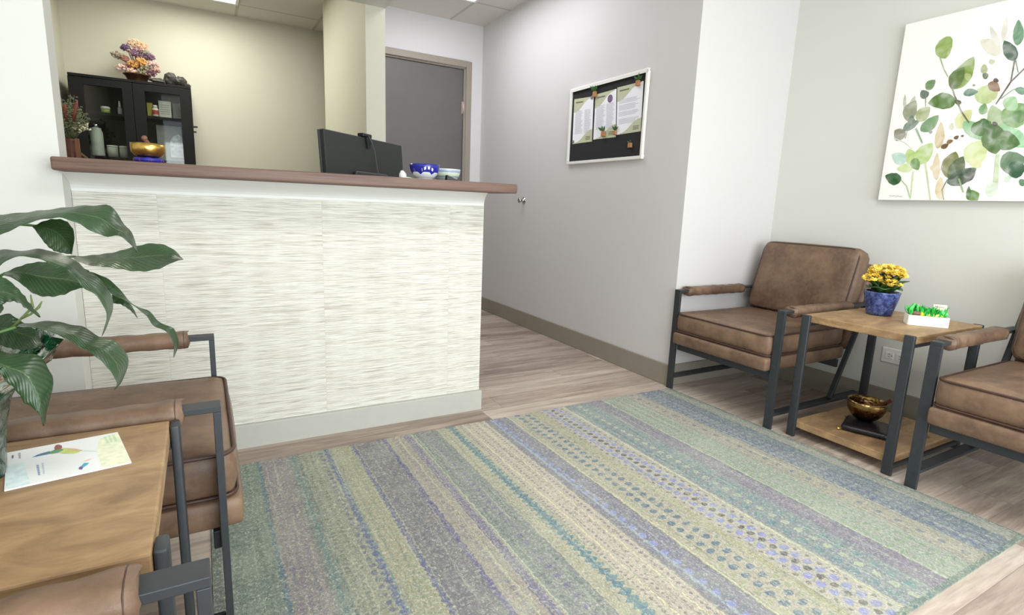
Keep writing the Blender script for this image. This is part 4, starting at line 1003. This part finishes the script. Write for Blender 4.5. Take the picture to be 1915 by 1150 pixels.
def lime(mb):
    random.seed(4)
    for k in range(20):
        b = Vector((random.uniform(.0, .04), -.012+random.uniform(-.006, .006), .038)); blade(mb, b, b+Vector((random.uniform(-.012, .02), random.uniform(-.006, .0), random.uniform(.006, .018))), .010, up=Vector((0, -1, .3)), n=4)
incr('lime_sprig', 'pale lime paper sprig at the front right of the crate', 'sprig', lime, plain('lime_paper', (200, 214, 110), 0.5))
sg = thing('name_tag', 'small cream tag with brown handwriting standing behind the green tissue', 'tag', cr.location, a_)
MB().box(.022, .067, .020, .0215, .062, .084).build('card', plain('tag_cream', (246, 240, 212), 0.6, 0, 0.01), sg)
mb = MB(); mb.tube([(.028, .0196, .079), (.031, .0196, .0755), (.0285, .0196, .0745), (.033, .0196, .077), (.035, .0196, .074), (.038, .0196, .0765), (.040, .0196, .0738), (.043, .0196, .076), (.046, .0196, .0738), (.048, .0196, .0755), (.051, .0196, .0735), (.054, .0196, .0752), (.058, .0196, .0738)], .0008, 5)
mb.build('handwriting', plain('ink_brown', (120, 96, 50), 0.6), sg)
mb = MB(); mb.tube([(.045, .0222, .03), (.045, .0222, .075)], .001, 6); mb.build('stick', plain('stick', (200, 180, 140), 0.6), sg)

# brass bowl on cushion on the lower shelf
bx, by = 2.440, 1.155
cu = thing('bowl_cushion', 'black square cushion with gold tassel ends under the dark bronze bowl', 'cushion', (bx-.035, by-.025, .0703), R(20))
sb = soft_box(-.084, .084, -.084, .084, 0, .026, .012, .008, nx=10, ny=10, nz=3, puff=.002)
sb.build('pad', plain('cushion_black', (24, 24, 28), 0.35, 0, 0.5, 120), cu)
for (sx, sy) in ((-1, 1), (-1, -1), (1, -1), (1, 1)):
    mb = MB(); mb.tube([(sx*0.077, sy*0.077, .010), (sx*0.087, sy*0.087, .008), (sx*0.095, sy*0.093, .007)], [.003, .0045, .004], 8); mb.build('tassel', plain('gold_thread', (214, 186, 96), 0.25, 0.9, 0.1), cu)
mb = MB(); mb.lathe([(r_*1.08, z_*1.08) for r_, z_ in [(.006, 0), (.028, .001), (.044, .012), (.058, .030), (.066, .048), (.069, .066), (.069, .080), (.065, .080), (.064, .066), (.060, .048), (.05, .028), (.034, .012), (.004, .006)]], n=56)
def hammered():
    t = NT('hammered_bronze'); x, y, z = t.coord()
    vo = t.n('ShaderNodeTexVoronoi'); vo.inputs['Scale'].default_value = 75; t.coord(); t.t.links.new(t._tc.outputs['Object'], vo.inputs['Vector'])
    band = t.fit(z, .058, .064)
    n1 = t.noise(scale=35)
    col = t.mix(t.fit(n1, .35, .7), lin((84, 52, 38)), lin((134, 98, 64)))
    col = t.mix(band, col, lin((158, 130, 84)))
    t.bump(vo.outputs['Distance'], .5, .003)
    return t.done(col, 0.25, 1.0)
o = mb.build('singing_bowl', hammered()); o.location = (bx-.012, by, .1045); tag(o, 'large hammered bronze singing bowl on the lower shelf of the right table', 'singing bowl')
mb = MB(); mb.tube([(-.03, .02, .0125+.012), (.02, -.02, .052), (.066, -.058, .096)], [.008, .0085, .0085], 12)
o = mb.build('striker', plain('striker_dark_wood', (92, 48, 34), 0.4)); o.location = (bx-.012, by, .1045); tag(o, 'dark reddish wooden striker leaning inside the bronze bowl', 'striker')

# ------------------------------------------------------------------ brochure on the left table
BZ = .5424
q = [at(12, 848, 'z', BZ+.001), at(220, 809, 'z', BZ+.001), at(246, 865, 'z', BZ+.001), at(8, 918, 'z', BZ+.001)]
ctr = sum(q, Vector())/4; ctr.z = BZ
def bu(u, v, z): 
    p = (q[0]*(1-u)+q[1]*u)*(1-v)+(q[3]*(1-u)+q[2]*u)*v-ctr; p.z = z; return p
br = thing('brochure', 'white folded brochure printed with a colourful bird on the left table', 'brochure', ctr)
mb = MB(); mb.add([bu(0, 0, 0), bu(1, 0, 0), bu(1, 1, 0), bu(0, 1, 0), bu(0, 0, .0022), bu(1, 0, .0022), bu(1, 1, .0022), bu(0, 1, .0022)], [(0, 3, 2, 1), (4, 5, 6, 7), (0, 1, 5, 4), (1, 2, 6, 5), (2, 3, 7, 6), (3, 0, 4, 7)])
mb.build('cover', plain('glossy_paper', (246, 248, 248), 0.35, 0, 0.01), br)
bp = MB(); bmats = []
def bcol(rgb):
    m_ = plain('ink_%d_%d_%d' % rgb, rgb, 0.4, 0, 0.12, 90)
    if m_ not in bmats: bmats.append(m_)
    return bmats.index(m_)
def bpoly(pts, rgb, z=.0025): bp.poly([bu(*zz(*p), z) for p in pts], bcol(rgb))
def zz(x, y):   # brochure print measured on a 1915x1031 enlargement -> u,v by inverse bilinear (affine approximation, iterated)
    px, py = x/7.365, 790+y/7.365
    w_ = at(px, py, 'z', BZ+.001)-ctr; u, v = .5, .5
    for _ in range(12):
        p0 = bu(u, v, 0); e = w_-p0; e.z = 0
        du = (bu(u+.01, v, 0)-p0)/.01; dv = (bu(u, v+.01, 0)-p0)/.01
        det = du.x*dv.y-du.y*dv.x
        u += (e.x*dv.y-e.y*dv.x)/det; v += (du.x*e.y-du.y*e.x)/det
    return max(.003, min(.997, u)), max(.003, min(.997, v))
bpoly([(1370, 230), (1622, 150), (1810, 560), (1420, 640), (1330, 420)], (244, 250, 214), .0023)
bpoly([(90, 600), (330, 560), (420, 850), (80, 940)], (226, 244, 248), .0023)
bpoly([(445, 492), (560, 440), (690, 405), (700, 440), (600, 462)], (60, 120, 150)); bpoly([(445, 492), (530, 452), (560, 460)], (50, 90, 160), .0026)
bpoly([(680, 420), (760, 385), (820, 360), (880, 390), (800, 430), (700, 445)], (84, 150, 100), .0027)
bpoly([(750, 360), (770, 325), (810, 318), (850, 330), (860, 360), (830, 385), (760, 390)], (150, 78, 72), .0028)
bpoly([(770, 400), (880, 362), (1040, 372), (1140, 395), (1030, 440), (860, 440)], (206, 216, 116), .0026); bpoly([(900, 368), (1060, 375), (1150, 400), (1040, 405)], (222, 186, 150), .0027)
bpoly([(1150, 398), (1330, 405), (1330, 410), (1150, 406)], (200, 226, 226))
bpoly([(1085, 640), (1110, 618), (1150, 628), (1130, 660), (1090, 656)], (110, 84, 160), .0027); bpoly([(1115, 618), (1160, 570), (1230, 568), (1200, 600), (1145, 632)], (76, 172, 208), .0026); bpoly([(1150, 545), (1240, 510), (1270, 510), (1200, 545)], (240, 206, 180), .0025)
for k in range(6):
    bpoly([(505+4*k, 598+24*k), (535+4*k, 596+24*k), (538+4*k, 616+24*k), (508+4*k, 618+24*k)], (150, 166, 200))
    bpoly([(575+4*k, 570+26*k), (598+4*k, 568+26*k), (600+4*k, 588+26*k), (578+4*k, 590+26*k)], (204, 214, 232))
bpoly([(160, 480), (175, 458), (192, 470), (186, 500), (170, 515)], (110, 112, 120)); bpoly([(255, 430), (285, 424), (288, 505), (262, 510)], (184, 188, 200))
for k in range(3): bpoly([(1430+58*k, 205-10*k), (1462+58*k, 200-10*k), (1500+58*k, 290-10*k), (1470+58*k, 296-10*k)], (206, 232, 190))
bp.build('print', bmats, br)

# ------------------------------------------------------------------ big leafy plant on the left table
pl = thing('potted_peace_lily', 'large dark green leafy plant wrapped in foil on the left side table', 'potted plant', (-.365, .98, .5424))
PL = pl.location.copy()
def leafmat():
    t = NT('lily_leaf'); n1 = t.noise(scale=14, detail=4); n2 = t.noise(scale=60, detail=2); t.coord()
    sp = t.n('ShaderNodeSeparateXYZ'); t.t.links.new(t._tc.outputs['UV'], sp.inputs[0]); u, v = sp.outputs[0], sp.outputs[1]
    side = t.m('ABSOLUTE', t.m('SUBTRACT', v, 0.5))
    vein = t.m('SINE', t.m('MULTIPLY', t.m('SUBTRACT', t.m('MULTIPLY', u, 16.0), t.m('MULTIPLY', side, 9.0)), 6.283))
    col = t.ramp(n1, [(.3, lin((36, 58, 34))), (.55, lin((50, 78, 46))), (.8, lin((72, 98, 60)))])
    col = t.mix(t.fit(vein, -1, 1, 0, .10), col, lin((84, 110, 72)))
    col = t.mix(t.m('MULTIPLY', t.m('LESS_THAN', side, 0.015), 0.5), col, lin((100, 126, 80)))
    t.bump(t.m('ADD', t.m('MULTIPLY', vein, .25), n2), .3, .0018)
    t.done(col, t.fit(n2, .3, .7, .26, .40), 0, 0.65)
    tl_ = t.n('ShaderNodeBsdfTranslucent'); tl_.inputs[0].default_value = lin((120, 160, 30))
    mx = t.n('ShaderNodeMixShader'); mx.inputs[0].default_value = 0.2
    t.t.links.new(t.bsdf.outputs[0], mx.inputs[1]); t.t.links.new(tl_.outputs[0], mx.inputs[2]); t.t.links.new(mx.outputs[0], t.t.nodes['Material Output'].inputs[0])
    return t.mat
M_LEAF = leafmat()
def resamp(pts, n):
    P = [Vector((p[0], p[1], 0)) for p in pts]; d = [0]
    for a, b in zip(P[:-1], P[1:]): d.append(d[-1]+(b-a).length)
    out = []
    for k in range(n+1):
        s_ = d[-1]*k/n; i = 0
        while i < len(d)-2 and d[i+1] < s_: i += 1
        f = (s_-d[i])/max(1e-9, d[i+1]-d[i])
        # catmull-rom for smoothness
        p0, p1, p2, p3 = P[max(i-1, 0)], P[i], P[i+1], P[min(i+2, len(P)-1)]
        q_ = 0.5*((2*p1)+(p2-p0)*f+(2*p0-5*p1+4*p2-p3)*f*f+(3*p1-p0-3*p2+p3)*f**3); out.append(q_)
    return out
def lily(A, B, yA, yB, crease=.010, rip=.0025, stem=None, back=.0):
    """A, B: the two outlines base->tip on the enlargement of the plant; yA, yB: their distances (base, tip)"""
    n_ = 22; a = resamp(A, n_); b = resamp(B, n_); vs = []; M_ = 8
    for i in range(n_+1):
        s_ = i/n_; ya, yb = yA[0]+(yA[1]-yA[0])*s_, yB[0]+(yB[1]-yB[0])*s_
        pa = at(a[i].x/2.615, 360+a[i].y/2.615, 'y', ya); pb = at(b[i].x/2.615, 360+b[i].y/2.615, 'y', yb)
        wd = (pa-pb).length
        for j in range(M_+1):
            f = j/M_; p = pa.lerp(pb, f); g = 1-abs(2*f-1)
            p.y += crease*(g**0.8)*min(1, wd/.03)
            p.y += rip*math.sin(i*1.9+(2 if f > .5 else 0))*(abs(2*f-1)**1.5)*min(1, wd/.02)
            p.z += rip*0.6*math.sin(i*2.3+j*.4)*(abs(2*f-1)**1.5)*min(1, wd/.02)
            vs.append(p-PL)
    mb = MB(); mb.add(vs, [(i*(M_+1)+j, i*(M_+1)+j+1, (i+1)*(M_+1)+j+1, (i+1)*(M_+1)+j) for i in range(n_) for j in range(M_)], 0, True)
    mb.uv = [(i/n_, j/M_) for i in range(n_+1) for j in range(M_+1)]
    o = mb.build('leaf', M_LEAF, pl); so_ = o.modifiers.new('solid', 'SOLIDIFY'); so_.thickness = .0008
    su = o.modifiers.new('sub', 'SUBSURF'); su.levels = 1; su.render_levels = 1
    base = vs[(M_+1)//2]
    st = MB(); mid = Vector((base.x*.45, base.y*.4, base.z*.75+.03))
    if stem: way = [at(q[0]/2.615, 360+q[1]/2.615, 'y', back)-PL for q in stem]
    else: way = [mid]
    st.tube([(random.uniform(-.02, .02), random.uniform(-.02, .02), .09)]+way+[base], [.003]*(len(way)+1)+[.002], 8); st.build('stem', plain('lily_stem', (70, 104, 48), 0.45), pl)
    return o
random.seed(9)
lily([(-60, 110), (90, 98), (250, 80), (380, 64), (470, 62), (540, 57), (575, 95), (600, 150), (640, 178), (660, 230), (675, 292)],
     [(-60, 240), (60, 180), (170, 138), (290, 122), (370, 145), (450, 190), (520, 217), (580, 207), (620, 235), (650, 262), (675, 292)], (1.02, .98), (.95, .93), -.012)
lily([(158, 164), (240, 130), (320, 135), (362, 185), (364, 240), (350, 303)], [(158, 164), (195, 215), (225, 255), (262, 285), (300, 296), (350, 303)], (1.10, 1.12), (1.14, 1.14), .012, stem=[(-80, 420), (-80, 180), (60, 150)], back=1.10)
lily([(358, 312), (450, 305), (560, 290), (660, 262), (750, 246), (825, 262), (865, 290), (897, 328)], [(358, 322), (420, 352), (500, 362), (580, 372), (680, 387), (780, 372), (850, 338), (897, 328)], (1.22, 1.16), (1.12, 1.10), .014, stem=[(-100, 560), (-90, 380), (40, 300), (150, 296), (260, 318)], back=1.12)
lily([(-40, 300), (30, 268), (90, 290), (180, 272), (300, 298), (380, 335), (425, 385), (480, 410), (545, 495), (556, 570), (530, 640), (505, 698)],
     [(-40, 400), (10, 350), (70, 312), (170, 318), (260, 350), (340, 380), (400, 460), (470, 500), (505, 550), (528, 600), (515, 650), (505, 698)], (1.02, .96), (.96, .92), -.012)
lily([(10, 400), (60, 375), (130, 350), (200, 338), (290, 345), (350, 370), (395, 420), (406, 468)], [(10, 402), (70, 425), (110, 455), (170, 500), (240, 512), (320, 500), (360, 478), (406, 468)], (1.12, 1.10), (1.06, 1.06), .014, stem=[(-100, 600), (-60, 440)], back=1.08)
lily([(-60, 380), (0, 405), (50, 432), (110, 490), (150, 545), (202, 606)], [(-60, 560), (0, 552), (40, 535), (90, 538), (130, 570), (202, 606)], (.93, .90), (.90, .88), -.01)
lily([(430, 385), (500, 405), (560, 445), (610, 500), (645, 545), (700, 568), (745, 585), (775, 635), (845, 655), (862, 690), (880, 735), (862, 780), (850, 810)],
     [(430, 390), (470, 440), (520, 480), (570, 510), (620, 530), (680, 572), (715, 600), (755, 655), (820, 680), (842, 720), (855, 760), (848, 790), (850, 810)], (1.16, 1.10), (1.14, 1.08), .006, stem=[(-100, 560), (-90, 380), (40, 300), (150, 300), (300, 335)], back=1.13)
lily([(548, 490), (580, 495), (615, 515), (650, 565), (672, 616)], [(548, 490), (550, 540), (590, 548), (640, 580), (672, 616)], (1.16, 1.14), (1.15, 1.13), .004, stem=[(-100, 560), (-90, 380), (40, 300), (150, 300), (300, 335), (460, 425)], back=1.15)
lily([(90, 645), (180, 632), (270, 625), (345, 645), (420, 655), (480, 705), (560, 722), (610, 770), (633, 815), (622, 870), (590, 938), (560, 958)],
     [(90, 655), (180, 662), (260, 685), (330, 720), (400, 762), (455, 790), (500, 830), (540, 870), (560, 905), (575, 930), (580, 945), (560, 958)], (1.0, .95), (.94, .90), -.012)
lily([(-80, 700), (0, 772), (100, 785), (190, 790), (235, 850), (265, 920), (255, 980), (238, 1040), (228, 1090), (222, 1135)],
     [(-80, 800), (-20, 860), (30, 925), (80, 970), (110, 1020), (150, 1050), (175, 1062), (190, 1085), (205, 1110), (222, 1135)], (.92, .88), (.88, .86), -.012)
lily([(-80, 560), (0, 600), (40, 588), (100, 625), (170, 665), (185, 690), (205, 745)], [(-80, 720), (-20, 740), (40, 760), (100, 770), (150, 765), (180, 758), (205, 745)], (1.08, 1.05), (1.02, 1.0), .01)
lily([(-70, 480), (-20, 520), (10, 540), (18, 570), (0, 590)], [(-70, 560), (-50, 580), (-30, 592), (-15, 595), (0, 590)], (.98, .98), (.96, .96), .006)
lily([(-200, 600), (-260, 520), (-330, 480), (-420, 470), (-520, 500)], [(-200, 640), (-260, 620), (-340, 600), (-440, 570), (-520, 500)], (1.0, .9), (.95, .88), .01)
lily([(-150, 300), (-200, 220), (-280, 180), (-380, 190), (-450, 260)], [(-150, 380), (-210, 350), (-290, 320), (-370, 300), (-450, 260)], (1.1, 1.2), (1.05, 1.15), .01)
# small bud shoots
mb = MB()
for pts in ([(60, 660), (110, 610), (160, 560), (150, 500)], [(105, 615), (150, 595), (190, 560), (205, 532)]):
    P3 = [at(x/2.615, 360+y/2.615, 'y', 1.04)-PL for x, y in pts]; mb.tube(P3, [.0022, .0018, .0022, .0008], 6)
mb.build('shoot', plain('shoot_green', (110, 128, 70), 0.5), pl)
# pot and foil wrap
mb = MB(); mb.lathe([(.06, 0), (.072, .08), (.074, .10), (.068, .10), (.06, .08)], n=28); mb.build('pot', plain('nursery_pot', (34, 60, 40), 0.5), pl)
def wrap(prof, n_, amp, frill, name, mat):
    mb = MB(); vs = []
    for i, (r_, z_) in enumerate(prof):
        for k in range(n_):
            a = 2*math.pi*k/n_; q_ = (i/len(prof))
            rr = r_+amp*math.sin(k*2.1+i*.6)*(.4+q_)+random.uniform(-amp, amp)*.5
            vs.append((rr*math.cos(a), rr*math.sin(a), max(.0004, z_+frill*q_*(random.uniform(-1, 1)+math.sin(k*1.3)))))
    mb.add(vs, [(i*n_+k, i*n_+(k+1) % n_, (i+1)*n_+(k+1) % n_, (i+1)*n_+k) for i in range(len(prof)-1) for k in range(n_)], 0, False)
    o = mb.build(name, mat, pl); so_ = o.modifiers.new('solid', 'SOLIDIFY'); so_.thickness = .0006
random.seed(2)
def foil():
    t = NT('green_silver_foil'); n1 = t.noise(scale=22, detail=2); n2 = t.noise(scale=50, detail=3, dist=2.0); t.bump(n2, .6, .006)
    return t.done(t.mix(t.fit(n1, .50, .56), lin((22, 84, 52)), lin((190, 194, 190))), 0.14, 1.0)
def cello():
    t = NT('grey_green_cellophane'); n1 = t.noise(scale=40, detail=3, dist=1.5); t.bump(n1, .7, .006)
    return t.done(t.mix(t.fit(n1, .4, .65), lin((52, 66, 58)), lin((118, 128, 118))), 0.22, 0.3)
wrap([(.096, .0005), (.098, .03), (.101, .06), (.105, .09), (.113, .115), (.126, .135)], 64, .0022, .002, 'cellophane_skirt', cello())
wrap([(.080, .07), (.098, .10), (.118, .13), (.138, .150), (.158, .165), (.172, .182)], 60, .006, .009, 'foil_wrap', foil())
